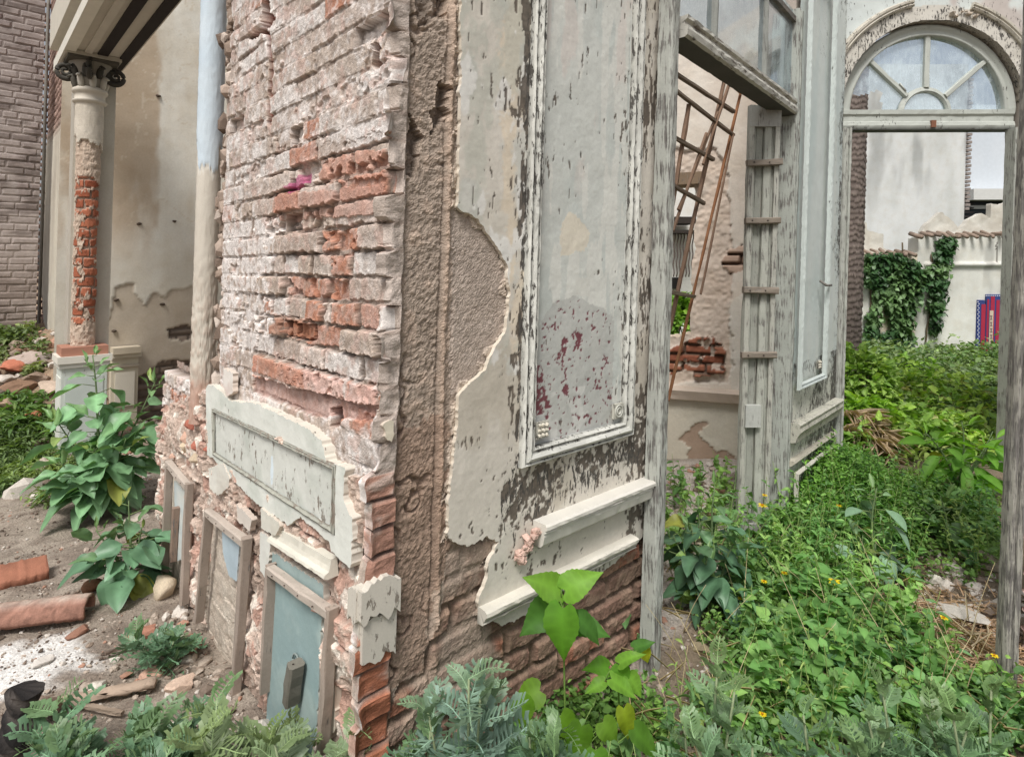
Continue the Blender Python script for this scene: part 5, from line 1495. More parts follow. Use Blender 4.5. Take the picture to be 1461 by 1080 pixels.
class Leaves:
    def __init__(s): s.mb = MB()
    def add(s, tmpls, P, yaw, pitch, roll, L, W, col, seed=0):
        P = np.atleast_2d(np.asarray(P, float)); n = len(P)
        bc = lambda a: np.broadcast_to(np.asarray(a, float), (n,))
        yaw, pitch, roll, L, W = map(bc, (yaw, pitch, roll, L, W))
        col = np.broadcast_to(np.asarray(col, float), (n, 3))
        rng = np.random.default_rng(seed + n); ch = rng.integers(0, len(tmpls), n)
        d = np.stack([np.cos(pitch) * np.cos(yaw), np.cos(pitch) * np.sin(yaw), np.sin(pitch)], 1)
        sd = np.stack([-np.sin(yaw), np.cos(yaw), 0 * yaw], 1); up = np.cross(d, sd)
        cr, sr = np.cos(roll)[:, None], np.sin(roll)[:, None]
        sd, up = sd * cr + up * sr, up * cr - sd * sr
        for k, (V, Fc, Cm) in enumerate(tmpls):
            m = np.where(ch == k)[0]
            if not len(m): continue
            X = P[m][:, None, :] + d[m][:, None, :] * (V[None, :, 0:1] * L[m][:, None, None]) + sd[m][:, None, :] * (V[None, :, 1:2] * W[m][:, None, None]) + up[m][:, None, :] * (V[None, :, 2:3] * L[m][:, None, None])
            cc = col[m][:, None, :] * Cm[None, :, None]
            idx = (Fc[None] + (np.arange(len(m)) * len(V))[:, None, None]).reshape(-1, Fc.shape[1])
            if Fc.shape[1] == 4: s.mb.add(X, idx, None, np.clip(cc, 0, .9).reshape(-1, 3))
            else: s.mb.add(X, None, idx, np.clip(cc, 0, .9).reshape(-1, 3))
    def screen(s, tmpls, p, ang, L, W, face=.5, col=(.1, .2, .05), roll=0, seed=0):
        """a leaf at p growing in direction ang (0 = right, 90 = up, seen from the yard), its face turned to the light"""
        a = math.radians(ang); d = np.array([math.cos(a), -face * .35, math.sin(a)]); d /= np.linalg.norm(d)
        yaw = math.atan2(d[1], d[0]); pitch = math.asin(d[2])
        # choose roll so that the leaf's upper side looks up and towards the viewer
        want = np.array([0, -face, 1 - face * .4]); sd = np.array([-math.sin(yaw), math.cos(yaw), 0]); up = np.cross(d, sd)
        r = math.atan2(-np.dot(want, sd), np.dot(want, up))
        s.add(tmpls, [p], yaw, pitch, r + roll, L, W, col, seed)
    def build(s, name, mat, parent=None, smooth=True): return s.mb.build(name, mat, parent, smooth)

def vcol(base, n, rng, var=.25, yel=.0):
    base = np.asarray(base); k = rng.uniform(1 - var, 1 + var, (n, 1))
    c = base[None] * k
    t = (rng.random((n, 1)) < yel) * rng.uniform(.4, 1, (n, 1))
    return c + (C(150,150,60)[None] - c) * t

G_BLUE = C(124,164,120); G_MID = C(98,138,70); G_LIGHT = C(136,172,86); G_DARK = C(62,92,52); G_GLOW = C(136,184,64); G_THI = C(104,136,106)

# ---- tall bluish shrub (smooth oval leaves along upright stems)
def leafy_shrub(name, label, cat, base, stems, leaf, nper, col, seed, group=None, mat='waxy', tm=None, top=None, wf=1.0):
    """stems: list of (dx,dy,height)"""
    rng = np.random.default_rng(seed); root = thing(name, label, cat, group)
    tm = tm or T_OV; st = MB(); lv = Leaves(); base = np.asarray(base, float)
    for (dx, dy, h) in stems:
        k = 12; t = np.linspace(0, 1, k)
        pts = base + np.stack([dx * t ** 1.3 + .015 * np.sin(t * 5 + seed), dy * t ** 1.3, h * t], 1)
        tube(st, pts, np.linspace(.011, .003, k) * (.6 + h * .5), 6, C(104,124,84))
        n = int(nper * (h / .6) ** .7); s = np.sort(rng.uniform(.10, 1, n)); ang = np.arange(n) * 2.4 + rng.normal(0, .4, n)
        P = np.stack([np.interp(s, t, pts[:, i]) for i in range(3)], 1)
        young = sst(.72, 1.0, s)
        L = leaf * rng.uniform(.65, 1.15, n) * (1 - .55 * young); pit = -.25 + 1.5 * young + rng.normal(0, .28, n)
        Wd = wf * L * (.62 - .34 * young) * rng.uniform(.85, 1.15, n)
        pet = .03 + .25 * leaf * (1 - young)
        off = np.stack([np.cos(ang) * pet, np.sin(ang) * pet, pet * .25], 1)
        cc = vcol(col, n, rng, .22, .03); cc = cc + ((top if top is not None else C(120,150,84))[None] - cc) * (young * .65)[:, None]
        for a, b in zip(P, off): tube(st, [a, a + b * .6, a + b], .0022, 4, C(120,140,90))
        lv.add(tm, P + off, ang, pit, rng.normal(0, .35, n), L, Wd, cc, seed)
    st.build('stem', M['stem'], root); lv.build('foliage', M[mat], root)
    return root
leafy_shrub('leafy_shrub', 'tall shrub with large smooth blue green leaves growing in front of the column pedestal', 'shrub', G(140, 735),
            [(-.10,.1,.98),(.02,-.05,.70),(-.22,-.05,.60),(.16,.05,.64),(.28,.15,.82),(.08,-.15,.46),(-.08,-.22,.40),(.24,-.1,.5)], .20, 26, G_BLUE, 501)
leafy_shrub('leafy_shrub', 'low blue green leafy shrub on the soil beside the leftmost timber frame', 'shrub', G(178, 838),
            [(.02,.02,.40),(-.10,-.03,.28),(.10,.0,.30),(.02,-.10,.2),(-.02,.08,.30)], .15, 18, C(100,136,104), 502)
leafy_shrub('leafy_shrub', 'broad leaved blue green plant behind the base of the doorway jamb', 'shrub', G(1010, 880),
            [(.06,.05,.56),(-.06,.0,.40),(.12,-.05,.36),(-.02,-.08,.28),(.0,.1,.46),(-.13,.05,.34)], .135, 22, C(82,116,86), 503)
leafy_shrub('leafy_shrub', 'slender silvery leaved plant standing among the weeds before the panelled wall', 'shrub', G(1245, 832),
            [(.02,.0,.46),(.08,.05,.26),(-.06,-.02,.24)], .13, 15, C(116,146,118), 504, tm=T_LAN)
leafy_shrub('leafy_shrub', 'small weed with rounded leaves against the bare bricks by the jamb', 'weed', G(898, 930) + np.array([0, -.03, 0]),
            [(.0,.0,.32),(.04,-.02,.24)], .075, 12, C(92,128,78), 505, mat='leaf')
leafy_shrub('leafy_shrub', 'thin sprig with two opened leaves in front of the shutter foot', 'weed', G(1046, 772),
            [(.0,.0,.42),(-.05,-.02,.28)], .10, 7, C(110,146,84), 506, mat='leaf')
leafy_shrub('broad_leaved_weed', 'bright green broad leaved weed in the garden just inside the right jamb', 'weed', G(1372, 705),
            [(.0,.0,.46),(-.2,.05,.38),(.2,.0,.40),(.08,-.12,.34),(-.1,-.1,.30),(.28,.1,.34)], .19, 18, C(112,158,66), 507, mat='glow', tm=T_LAN, top=G_GLOW, wf=.62)
leafy_shrub('broad_leaved_weed', 'dull green drooping weed on the soil below the arch opening', 'weed', G(1345, 775),
            [(.0,.0,.26),(-.12,.02,.22),(.14,.02,.2)], .15, 11, C(92,122,72), 508)
leafy_shrub('broad_leaved_weed', 'weed with one yellowing leaf beside the stone under the arch', 'weed', G(1262, 845),
            [(.0,.0,.16),(.05,.0,.2)], .12, 7, C(140,150,84), 509, mat='leaf')

# ---- spiny silver-green foreground plants with lobed leaves
def spiny(px, py, h, nst, leaf, label, seed, depth=None, col=G_THI):
    rng = np.random.default_rng(seed); root = thing('spiny_weed', label, 'weed', 'spiny lobed leaved weeds in the foreground')
    base = G(px, py) if depth is None else np.array([(px - CX) / F * depth, depth, gz((px - CX) / F * depth, depth)])
    st = MB(); lv = Leaves()
    for q in range(nst):
        a = rng.uniform(0, 6.28); sp = rng.uniform(.02, .16); hh = h * rng.uniform(.7, 1.05)
        k = 8; t = np.linspace(0, 1, k)
        pts = base + np.stack([math.cos(a) * sp * t, math.sin(a) * sp * t * .8, hh * t], 1)
        tube(st, pts, np.linspace(.006, .0025, k), 6, C(140,152,116))
        n = int(9 + 13 * h); s = 1 - np.linspace(0, .95, n) * .75; ang = np.arange(n) * 2.3 + rng.uniform(0, 6)
        P = np.stack([np.interp(s, t, pts[:, i]) for i in range(3)], 1)
        L = leaf * rng.uniform(.75, 1.15, n) * (1 - .5 * s ** 3); pit = .15 + .85 * s ** 2 + rng.normal(0, .25, n)
        cc = vcol(col, n, rng, .22); cc = cc + (C(120,140,70)[None] - cc) * (sst(.8, 1, s) * .4)[:, None]
        lv.add(T_LOB, P, ang, pit, rng.normal(0, .35, n), L, L * rng.uniform(.8, 1.05, n), cc, seed + q)
    st.build('stem', M['stem'], root); lv.build('foliage', M['waxy'], root)
SP = [
 (235, 890, 2.28, 3, .15, 'spiny grey green weed climbing the rubble under the leftmost timber frame', None),
 (100, 1005, 1.72, 4, .17, 'spread of spiny grey green leaves beside the charred stump', None),
 (245, 985, 1.72, 4, .17, 'spiny grey green weed in front of the second timber frame', None),
 (345, 985, 1.60, 4, .17, 'yellowish spiny weed at the foot of the tiled recess', C(124,142,100)),
 (180, 1030, 1.50, 3, .17, 'low spiny weed nearest the lower left corner of the yard', None),
 (440, 1020, 1.48, 3, .15, 'spiny weed with pale stalks just left of the red quoin bricks', C(122,142,108)),
 (585, 985, 1.36, 3, .16, 'spiny silver weed with a long leaf reaching across the red quoin bricks', None),
 (665, 925, 1.38, 4, .17, 'large spiny silver weed before the bare bricks of the corner', C(124,150,134)),
 (760, 1010, 1.32, 4, .16, 'low spiny silver weed under the bright green seedling', None),
 (1000, 950, 1.42, 3, .15, 'spiny weed with two upright pale shoots below the doorway jamb', C(118,146,108)),
 (1085, 1030, 1.36, 3, .15, 'short spiny weed just right of the two pale shoots', None),
 (1185, 1000, 1.38, 4, .16, 'low spiny weed among clover in the middle of the doorway floor', None),
 (1300, 965, 1.42, 5, .17, 'wide spiny silver weed spreading before the dry straw', C(108,140,104)),
 (1405, 980, 1.40, 4, .16, 'spiny silver weed at the foot of the right timber post', C(104,136,94))]
for k, (px, yt, d_, ns_, lf, lb, cc) in enumerate(SP):
    spiny(px, 0, EYE - (yt + 28 - HY) / F * d_, ns_, lf * (.86 if k < 9 else .70), lb, 520 + k, d_, G_THI if cc is None else cc)

# ---- bright seedlings by the brick foot, leaf by leaf
def seedling(label, base, heads, seed, node=None):
    rng = np.random.default_rng(seed); root = thing('bright_seedling', label, 'seedling')
    st = MB(); lv = Leaves(); sc = C(104,132,62)
    if node is not None:
        nd = at(*node); tube(st, [base, base * .5 + nd * .5 + np.array([.015, .01, 0]), nd], [.0036, .003, .0022], 6, sc)
    for (px, py, d, ang, L, W, face, cc) in heads:
        p = at(px, py, d)
        o = nd + rng.normal(0, .006, 3) if node is not None else base + np.append(rng.normal(0, .03, 2), 0)
        tube(st, [o, (o + p) / 2 + np.array([0, 0, .012]), p], [.002, .0017, .0013], 5, sc)
        lv.screen(T_SER, p, ang + rng.normal(0, 5), L * rng.uniform(.72, .92), W * .74, face, np.asarray(cc) * rng.uniform(.85, 1.1), rng.normal(0, .2), seed + int(px))
    st.build('stem', M['stem'], root); lv.build('foliage', M['glow'], root)
gl = C(110,164,54); gl2 = C(128,176,66); gd = C(84,130,56)
b1 = np.array([at(795, 900, 1.62)[0], 1.64, 0.0])
seedling('bright lime green seedling with big heart shaped leaves before the white skirting', b1, [
    (803,868,1.58,-92,.145,.125,.9,gl),(806,842,1.62,35,.125,.105,.55,gl2),(800,842,1.63,158,.125,.10,.5,gl2),(790,862,1.66,205,.14,.115,.7,gd),
    (826,882,1.60,-38,.115,.085,.6,gd),(800,850,1.66,180,.09,.08,.4,gd),(815,886,1.64,-10,.13,.09,.5,gd)], 541, (803,858,1.62))
b2 = np.array([at(880, 950, 1.72)[0], 1.74, 0.0])
seedling('smaller yellow green seedling with a cluster of rounded leaves below the jamb', b2, [
    (868,952,1.70,165,.085,.075,.7,gl),(884,946,1.68,40,.085,.06,.4,gl2),(885,950,1.68,-88,.085,.07,.8,gl),(898,962,1.68,-50,.09,.06,.7,gl2),(872,968,1.66,-30,.10,.075,.6,gl2),(862,972,1.66,190,.07,.05,.5,gl2),(905,925,1.75,20,.075,.055,.5,gd),(918,925,1.75,-70,.06,.05,.7,C(170,180,50))], 542, (880,952,1.71))
b3 = np.array([at(760, 1000, 1.66)[0], 1.66, 0.0])
seedling('low olive green seedling with drooping rounded leaves in the shade of the bricks', b3, [
    (770,985,1.62,200,.10,.095,.8,C(110,150,40)),(745,995,1.60,-80,.085,.085,.9,C(116,160,50)),(800,1020,1.58,-60,.09,.085,.8,C(104,146,40)),(830,1035,1.56,-100,.10,.09,.8,C(98,140,42)),(860,1030,1.58,-50,.09,.08,.8,C(112,150,52)),(890,1010,1.62,-80,.10,.07,.8,C(150,170,50)),(785,1055,1.55,-90,.09,.085,.8,C(88,126,40)),(850,1070,1.50,-80,.09,.08,.8,C(104,150,54)),(905,1040,1.56,-40,.10,.08,.7,C(96,140,50))], 543)

# ---- ground cover that nobody could count
def sprigs(lv, X, Y, H, size, tm, cols, k, rng, spread=1.0, wid=.8):
    n = len(X); Z = gz(X, Y)
    rep = lambda a: np.repeat(a, k)
    t = rng.uniform(.1, 1, n * k); ang = rng.uniform(0, 6.283, n * k); lean = rng.normal(0, .25, (n, 2))
    hx = rep(H) * t
    r = rng.uniform(0, 1, n * k) ** .5 * .045 * spread * (1.1 - t * .5)
    P = np.stack([rep(X) + rep(lean[:, 0]) * hx + np.cos(ang) * r, rep(Y) + rep(lean[:, 1]) * hx + np.sin(ang) * r, rep(Z) + hx], 1)
    L = rep(size) * rng.uniform(.6, 1.25, n * k)
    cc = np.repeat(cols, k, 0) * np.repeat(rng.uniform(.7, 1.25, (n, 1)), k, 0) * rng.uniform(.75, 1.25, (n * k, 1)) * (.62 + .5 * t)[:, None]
    lv.add(tm, P, ang, rng.normal(.25, .45, n * k), rng.normal(0, .4, n * k), L, L * wid * rng.uniform(.7, 1.1, n * k), cc, int(n))
def pts_in(poly_px, n, rng, dens=None):
    P = [G(*p)[:2] for p in poly_px]; P = np.array(P)
    lo, hi = P.min(0), P.max(0); X = rng.uniform(lo[0], hi[0], n * 4); Y = rng.uniform(lo[1], hi[1], n * 4)
    k = inpoly(X, Y, [tuple(p) for p in P], .05, 3)
    if dens is not None: k &= rng.random(len(X)) < dens(X, Y)
    return X[k][:n], Y[k][:n]
rng = np.random.default_rng(600)
lv = Leaves(); st = MB()
# carpet of fine foliage in the doorway
bare = lambda X, Y: 1.0 - 1.3 * np.exp(-(((X - G(980,940)[0]) / .17) ** 2 + ((Y - G(980,940)[1]) / .26) ** 2)) - 1.6 * np.exp(-(((X - G(1390,900)[0]) / .30) ** 2 + ((Y - G(1390,900)[1]) / .46) ** 2))
R1 = ((935,1075),(1010,1000),(1010,900),(1060,800),(1110,745),(1190,690),(1300,690),(1420,730),(1425,830),(1330,850),(1310,950),(1430,985),(1470,1079),(1200,1079))
def tone(X, Y, a, b, s):
    return mix(np.asarray(a), np.asarray(b), sst(.35, .65, fbm(X, Y, 4, 3, s)))
X, Y = pts_in(R1, 1700, rng, lambda X, Y: np.clip(bare(X, Y), 0, 1) * sst(.36, .56, fbm(X, Y, 3.6, 3, 610)))
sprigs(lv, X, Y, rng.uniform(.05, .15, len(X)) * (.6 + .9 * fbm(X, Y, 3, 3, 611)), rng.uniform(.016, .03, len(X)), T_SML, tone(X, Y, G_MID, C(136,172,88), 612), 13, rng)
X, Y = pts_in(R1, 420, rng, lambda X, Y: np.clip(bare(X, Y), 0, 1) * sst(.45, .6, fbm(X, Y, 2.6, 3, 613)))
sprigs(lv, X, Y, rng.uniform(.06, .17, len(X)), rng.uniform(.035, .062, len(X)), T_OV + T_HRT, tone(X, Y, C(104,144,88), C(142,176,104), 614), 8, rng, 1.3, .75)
# the denser mound at the foot of the panelled wall
R2 = ((1085,800),(1110,735),(1180,655),(1225,665),(1290,720),(1300,790),(1200,850),(1110,850))
X, Y = pts_in(R2, 1700, rng)
hm = .10 + .24 * np.exp(-(((X - G(1175,705)[0]) / .42) ** 2 + ((Y - G(1175,705)[1]) / .5) ** 2))
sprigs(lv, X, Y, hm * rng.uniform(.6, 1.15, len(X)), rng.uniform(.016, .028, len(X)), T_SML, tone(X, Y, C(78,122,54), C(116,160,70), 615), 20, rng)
def stalks(lv, st, X, Y, H, leaf, tm, cols, rng, k=12, wid=.45):
    for x, y, h_, c_ in zip(X, Y, H, cols):
        z0 = float(gz(x, y)); d = rng.normal(0, .18, 2) * h_; t = np.linspace(0, 1, 7)
        pts = np.stack([x + d[0] * t ** 1.5, y + d[1] * t ** 1.5, z0 + h_ * t], 1); tube(st, pts, np.linspace(.0028, .001, 7), 4, C(136,158,92))
        kk = int(k * rng.uniform(.7, 1.4)); s_ = rng.uniform(.15, 1, kk); P = np.stack([np.interp(s_, t, pts[:, i]) for i in range(3)], 1)
        L = leaf * rng.uniform(.5, 1.2, kk) * (1.15 - .6 * s_); lv.add(tm, P, rng.uniform(0, 6.28, kk), rng.normal(.3, .35, kk), rng.normal(0, .4, kk), L, L * wid * rng.uniform(.7, 1.3, kk), np.clip(c_ * rng.uniform(.75, 1.25, (kk, 1)), 0, .8))
for (nn, R_, hh, lf, tm_, ca, cb_, wd) in ((120, R1, (.10, .26), .07, T_LAN, C(96,136,84), C(128,164,98), .34), (90, R1, (.08, .22), .06, T_OV, C(82,122,80), C(112,150,96), .7), (45, R1, (.14, .32), .05, T_LAN, C(132,160,84), C(152,172,100), .3), (60, R2, (.26, .44), .06, T_LAN, C(92,134,70), C(128,166,88), .4)):
    X, Y = pts_in(R_, nn, rng, lambda X, Y: np.clip(bare(X, Y), 0, 1)); stalks(lv, st, X, Y, rng.uniform(*hh, len(X)), lf, tm_, tone(X, Y, ca, cb_, 618), rng, 12, wd)
X = rng.uniform(.05, 1.4, 130); Y = rng.uniform(1.15, 1.80, 130); q = rng.random(130) < np.where(X / Y > .58, .35, 1); X, Y = X[q], Y[q]; stalks(lv, st, X, Y, rng.uniform(.20, .44, len(X)) * (1.35 - .4 * Y) * np.where(X / Y > .58, .7, 1), .06, T_LAN + T_OV, tone(X, Y, C(84,124,76), C(126,162,98), 619), rng, 14, .5)
R6 = ((1040,1060),(1060,930),(1150,880),(1290,900),(1320,1000),(1300,1079))
X, Y = pts_in(R6, 75, rng, lambda X, Y: .4 + fbm(X, Y, 4, 3, 640)); stalks(lv, st, X, Y, rng.uniform(.12, .30, len(X)), .075, T_HRT, tone(X, Y, C(108,154,84), C(146,186,104), 641), rng, 9, .8)
R7 = ((1090,850),(1130,770),(1290,760),(1310,850),(1200,900)); X, Y = pts_in(R7, 60, rng); stalks(lv, st, X, Y, rng.uniform(.16, .40, len(X)), .06, T_LAN, tone(X, Y, C(110,156,84), C(150,186,104), 642), rng, 16, .3)
R8 = ((950,800),(1090,780),(1100,860),(1010,900),(950,880)); X, Y = pts_in(R8, 30, rng); stalks(lv, st, X, Y, rng.uniform(.15, .42, len(X)), .065, T_OV, tone(X, Y, C(104,144,84), C(140,172,96), 643), rng, 11, .7)
X = rng.uniform(.8, 1.6, 90); Y = rng.uniform(2.8, 4.1, 90); q = Y > 2.5 + (X - .6) * 1.22; X, Y = X[q], Y[q]; stalks(lv, st, X, Y, rng.uniform(.10, .30, len(X)), .07, T_OV + T_LAN, tone(X, Y, C(104,146,84), C(140,176,96), 645), rng, 10, .55)
# bleached dead stems
for k in range(46):
    q = rng.random(); px, py = (rng.uniform(960, 1420), rng.uniform(800, 1075)); b_ = G(px, py); h_ = rng.uniform(.12, .36); d_ = rng.normal(0, .12, 2); t = np.linspace(0, 1, 6)
    tube(st, np.stack([b_[0] + d_[0] * t ** 1.4, b_[1] + d_[1] * t ** 1.4, b_[2] + h_ * t], 1), np.linspace(.0022, .0008, 6), 4, C(196,180,140))
# front edge, low clover between the spiny weeds
R3 = ((560,1079),(700,1000),(930,985),(960,1079)); X, Y = pts_in(R3, 260, rng, lambda X, Y: .7 + 0 * X)
sprigs(lv, X, Y, rng.uniform(.04, .10, len(X)), rng.uniform(.016, .03, len(X)), T_SML, tone(X, Y, G_MID, G_LIGHT, 616), 12, rng)
X = rng.uniform(-1.2, 1.9, 1500); Y = rng.uniform(1.0, 1.75, 1500); k = (X > -.1) | (rng.random(1500) < .35); X, Y = X[k], Y[k]
k = ~((X > -.9) & (X < .0) & (Y > 1.62)); X, Y = X[k], Y[k]
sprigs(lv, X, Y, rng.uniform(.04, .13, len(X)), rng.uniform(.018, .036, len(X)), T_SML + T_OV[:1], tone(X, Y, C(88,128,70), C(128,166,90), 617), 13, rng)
st.Cc and tag(st.build('weed_stalks', M['stem']), 'thin pale stalks of the weeds filling the doorway', 'weeds', kind='stuff')
tag(lv.build('ground_cover', M['leaf']), 'low green ground cover of small leaved weeds spreading through the doorway', 'weeds', kind='stuff')

# grass and weeds at the left
lv = Leaves()
R4 = ((-60,725),(60,722),(130,700),(110,640),(60,600),(-60,590)); X, Y = pts_in(R4, 900, rng, lambda X, Y: sst(.3, .5, fbm(X, Y, 2.5, 3, 620)))
sprigs(lv, X, Y, rng.uniform(.04, .12, len(X)), rng.uniform(.03, .06, len(X)), T_LAN, tone(X, Y, C(96,118,72), C(128,148,88), 621), 10, rng, 1.2, .35)
R5 = ((-60,545),(0,520),(62,535),(52,492),(30,478),(-60,480)); X, Y = pts_in(R5, 420, rng, lambda X, Y: sst(.35, .55, fbm(X, Y, 1.8, 3, 622)))
sprigs(lv, X, Y, rng.uniform(.05, .14, len(X)), rng.uniform(.04, .07, len(X)), T_OV, tone(X, Y, C(104,122,78), C(130,144,92), 623), 10, rng, 1.6, .6)
X, Y = pts_in(((-40,640),(100,640),(70,575),(-40,565)), 130, rng); sprigs(lv, X, Y, rng.uniform(.05, .12, len(X)), rng.uniform(.05, .10, len(X)), T_LAN, tone(X, Y, C(92,124,66), C(110,140,80), 624), 8, rng, 1.4, .4)
tag(lv.build('grass', M['leaf']), 'rough grass and small weeds over the rubble at the left', 'grass', kind='stuff')

# overgrown garden beyond the arch
lv = Leaves()
def field(n, x0, x1, y0, y1, h, size, tm, a, b, s, k, dens, wid=.7, spread=1.6):
    X = rng.uniform(x0, x1, n); Y = rng.uniform(y0, y1, n); q = rng.random(n) < dens(X, Y); X, Y = X[q], Y[q]
    sprigs(lv, X, Y, rng.uniform(h[0], h[1], len(X)), rng.uniform(*size, len(X)), tm, tone(X, Y, a, b, s), k, rng, spread, wid)
one = lambda X, Y: .9 + 0 * X
field(2600, 1.6, 8.5, 4.7, 9.4, (.06, .24), (.05, .09), T_OV, C(104,136,78), C(140,162,106), 630, 9, one)
field(1000, 1.9, 4.6, 4.4, 7.0, (.10, .32), (.05, .10), T_OV, C(122,160,70), C(164,192,90), 631, 9, lambda X, Y: sst(.45, .55, fbm(X, Y, 1.1, 3, 632)))
field(700, 4.2, 8.5, 6.5, 9.4, (.12, .42), (.05, .09), T_IVY, C(92,122,78), C(136,152,114), 633, 10, lambda X, Y: sst(.35, .5, fbm(X, Y, .9, 3, 634)))
field(500, 2.2, 5.0, 4.3, 6.5, (.10, .26), (.05, .10), T_LAN, C(164,160,104), C(138,166,84), 635, 7, lambda X, Y: sst(.5, .6, fbm(X, Y, 1.5, 3, 636)), .3)
tag(lv.build('garden_weeds', M['leaf']), 'tangle of mixed green weeds filling the garden beyond the arch', 'weeds', kind='stuff')

# ivy on the garden wall
IVY = thing('ivy', 'dark green ivy climbing the white garden wall in branching columns', 'ivy')
P_IV = FG.poly(((1228,362),(1272,358),(1300,372),(1318,388),(1330,370),(1335,345),(1352,335),(1362,345),(1350,362),(1346,400),(1336,440),(1330,478),(1322,478),(1320,440),(1322,400),(1310,412),(1300,440),(1296,470),(1300,500),(1228,500),(1232,455),(1242,430),(1240,405),(1228,410)))
P_IVH = [FG.poly(((1250,428),(1262,440),(1266,470),(1248,474))), FG.poly(((1232,420),(1238,416),(1240,436),(1232,448)))]
U = rng.uniform(-1.4, .5, 6500); V = rng.uniform(gv(505), gv(332), 6500)
k = inpoly(U, V, P_IV, .06, 6)
for Ph in P_IVH: k &= ~inpoly(U, V, Ph, .03, 9)
U, V = U[k], V[k]; n = len(U)
lv = Leaves(); P = FG.P(U, V, .03 + rng.uniform(0, 1, n) ** 2 * .16)
lv.add(T_IVY, P, rng.uniform(-2.8, -.3, n), rng.normal(-.7, .4, n), rng.normal(0, .4, n), rng.uniform(.06, .11, n), rng.uniform(.06, .10, n), tone(U, V, C(58,90,52), C(104,134,84), 640) * rng.uniform(.7, 1.3, (n, 1)))
lv.build('foliage', M['waxy'], IVY)
mb = MB()
for k in range(12):
    u = FG.uv(rng.choice([1245, 1280, 1285, 1326]), 450)[0] + rng.normal() * .05; v = np.linspace(gv(500), gv(rng.uniform(345, 400)), 14)
    tube(mb, FG.P(u + .05 * np.sin(v * 4 + k) + np.cumsum(rng.normal(0, .01, 14)), v, .03), .012, 5, C(96,84,66))
mb.build('stem', M['stem'], IVY)

def ball_shrub(name, label, cat, c, rad, n, size, tm, a, b, seed, mat='leaf'):
    rng = np.random.default_rng(seed); root = thing(name, label, cat); lv = Leaves(); st = MB(); c = np.asarray(c, float); rad = np.asarray(rad, float)
    d = rng.normal(size=(n, 3)); d /= np.linalg.norm(d, axis=1)[:, None]; d[:, 2] = np.abs(d[:, 2]) * 1.0 - .15
    lump = .75 + .5 * vnoise(d[:, 0] * 2.2 + d[:, 2] * 2 + 9, d[:, 1] * 2.2 + 4, seed)
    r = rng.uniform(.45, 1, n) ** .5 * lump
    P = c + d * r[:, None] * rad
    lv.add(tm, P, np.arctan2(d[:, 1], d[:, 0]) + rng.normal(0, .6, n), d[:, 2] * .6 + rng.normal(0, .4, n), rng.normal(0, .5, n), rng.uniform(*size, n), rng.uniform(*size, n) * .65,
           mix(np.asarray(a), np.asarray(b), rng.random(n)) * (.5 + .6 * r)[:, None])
    for k in range(9):
        q = P[rng.integers(n)]; g0 = np.array([c[0] + rng.normal() * .05, c[1], gz(c[0], c[1])]); tube(st, [g0, (g0 + q) / 2 + rng.normal(0, .03, 3), q], [.012, .008, .003], 5, C(112,100,76))
    st.build('stem', M['stem'], root); lv.build('foliage', M[mat], root); return root
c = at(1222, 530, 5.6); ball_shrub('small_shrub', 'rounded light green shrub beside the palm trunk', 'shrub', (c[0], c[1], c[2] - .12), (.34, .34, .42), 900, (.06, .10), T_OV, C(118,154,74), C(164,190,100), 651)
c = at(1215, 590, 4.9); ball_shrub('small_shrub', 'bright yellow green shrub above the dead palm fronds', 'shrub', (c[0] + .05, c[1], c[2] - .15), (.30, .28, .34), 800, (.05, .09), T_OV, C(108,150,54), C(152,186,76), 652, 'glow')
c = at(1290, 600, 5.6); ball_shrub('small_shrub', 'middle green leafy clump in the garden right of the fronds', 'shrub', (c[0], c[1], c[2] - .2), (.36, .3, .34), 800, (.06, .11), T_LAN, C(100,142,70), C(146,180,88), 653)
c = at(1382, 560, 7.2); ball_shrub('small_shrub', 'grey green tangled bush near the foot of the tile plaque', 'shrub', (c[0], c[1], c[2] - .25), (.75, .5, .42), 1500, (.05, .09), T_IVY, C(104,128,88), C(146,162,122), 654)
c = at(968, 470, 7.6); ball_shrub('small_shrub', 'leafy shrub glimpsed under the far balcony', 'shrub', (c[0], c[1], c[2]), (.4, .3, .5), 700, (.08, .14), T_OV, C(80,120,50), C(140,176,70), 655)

# dead palm fronds
def frond(label, a, b, seed, n=34, ll=.22):
    rng = np.random.default_rng(seed); root = thing('dead_palm_frond', label, 'palm frond'); a = np.asarray(a); b = np.asarray(b)
    t = np.linspace(0, 1, 10); pts = a + (b - a) * t[:, None]; pts[:, 2] += .08 * np.sin(np.pi * t)
    mb = MB(); tube(mb, pts, np.linspace(.014, .004, 10), 6, C(170,150,112)); mb.build('stem', M['stem'], root)
    lv = Leaves(); s = rng.uniform(.1, 1, n * 2); P = np.stack([np.interp(s, t, pts[:, i]) for i in range(3)], 1)
    yaw0 = math.atan2(b[1] - a[1], b[0] - a[0]); sg = np.where(np.arange(n * 2) % 2, 1, -1)
    lv.add(T_GRS, P, yaw0 + sg * rng.uniform(.5, 1.0, n * 2), rng.normal(.05, .3, n * 2), rng.normal(0, .5, n * 2), ll * rng.uniform(.6, 1.1, n * 2), .016, vcol(C(186,166,140), n * 2, rng, .25))
    lv.build('leaflets', M['dry'], root)
A_ = at(1198, 602, 4.75); B_ = at(1262, 640, 4.45); frond('dead grey brown palm frond curling below the yellow green shrub', A_ + [0, 0, .05], B_ + [0, 0, .06], 661)
A_ = at(1195, 620, 4.60); B_ = at(1268, 668, 4.35); frond('long straw coloured palm frond lying lowest beside the left jamb', A_ + [0, 0, .03], B_ + [0, 0, .05], 662)
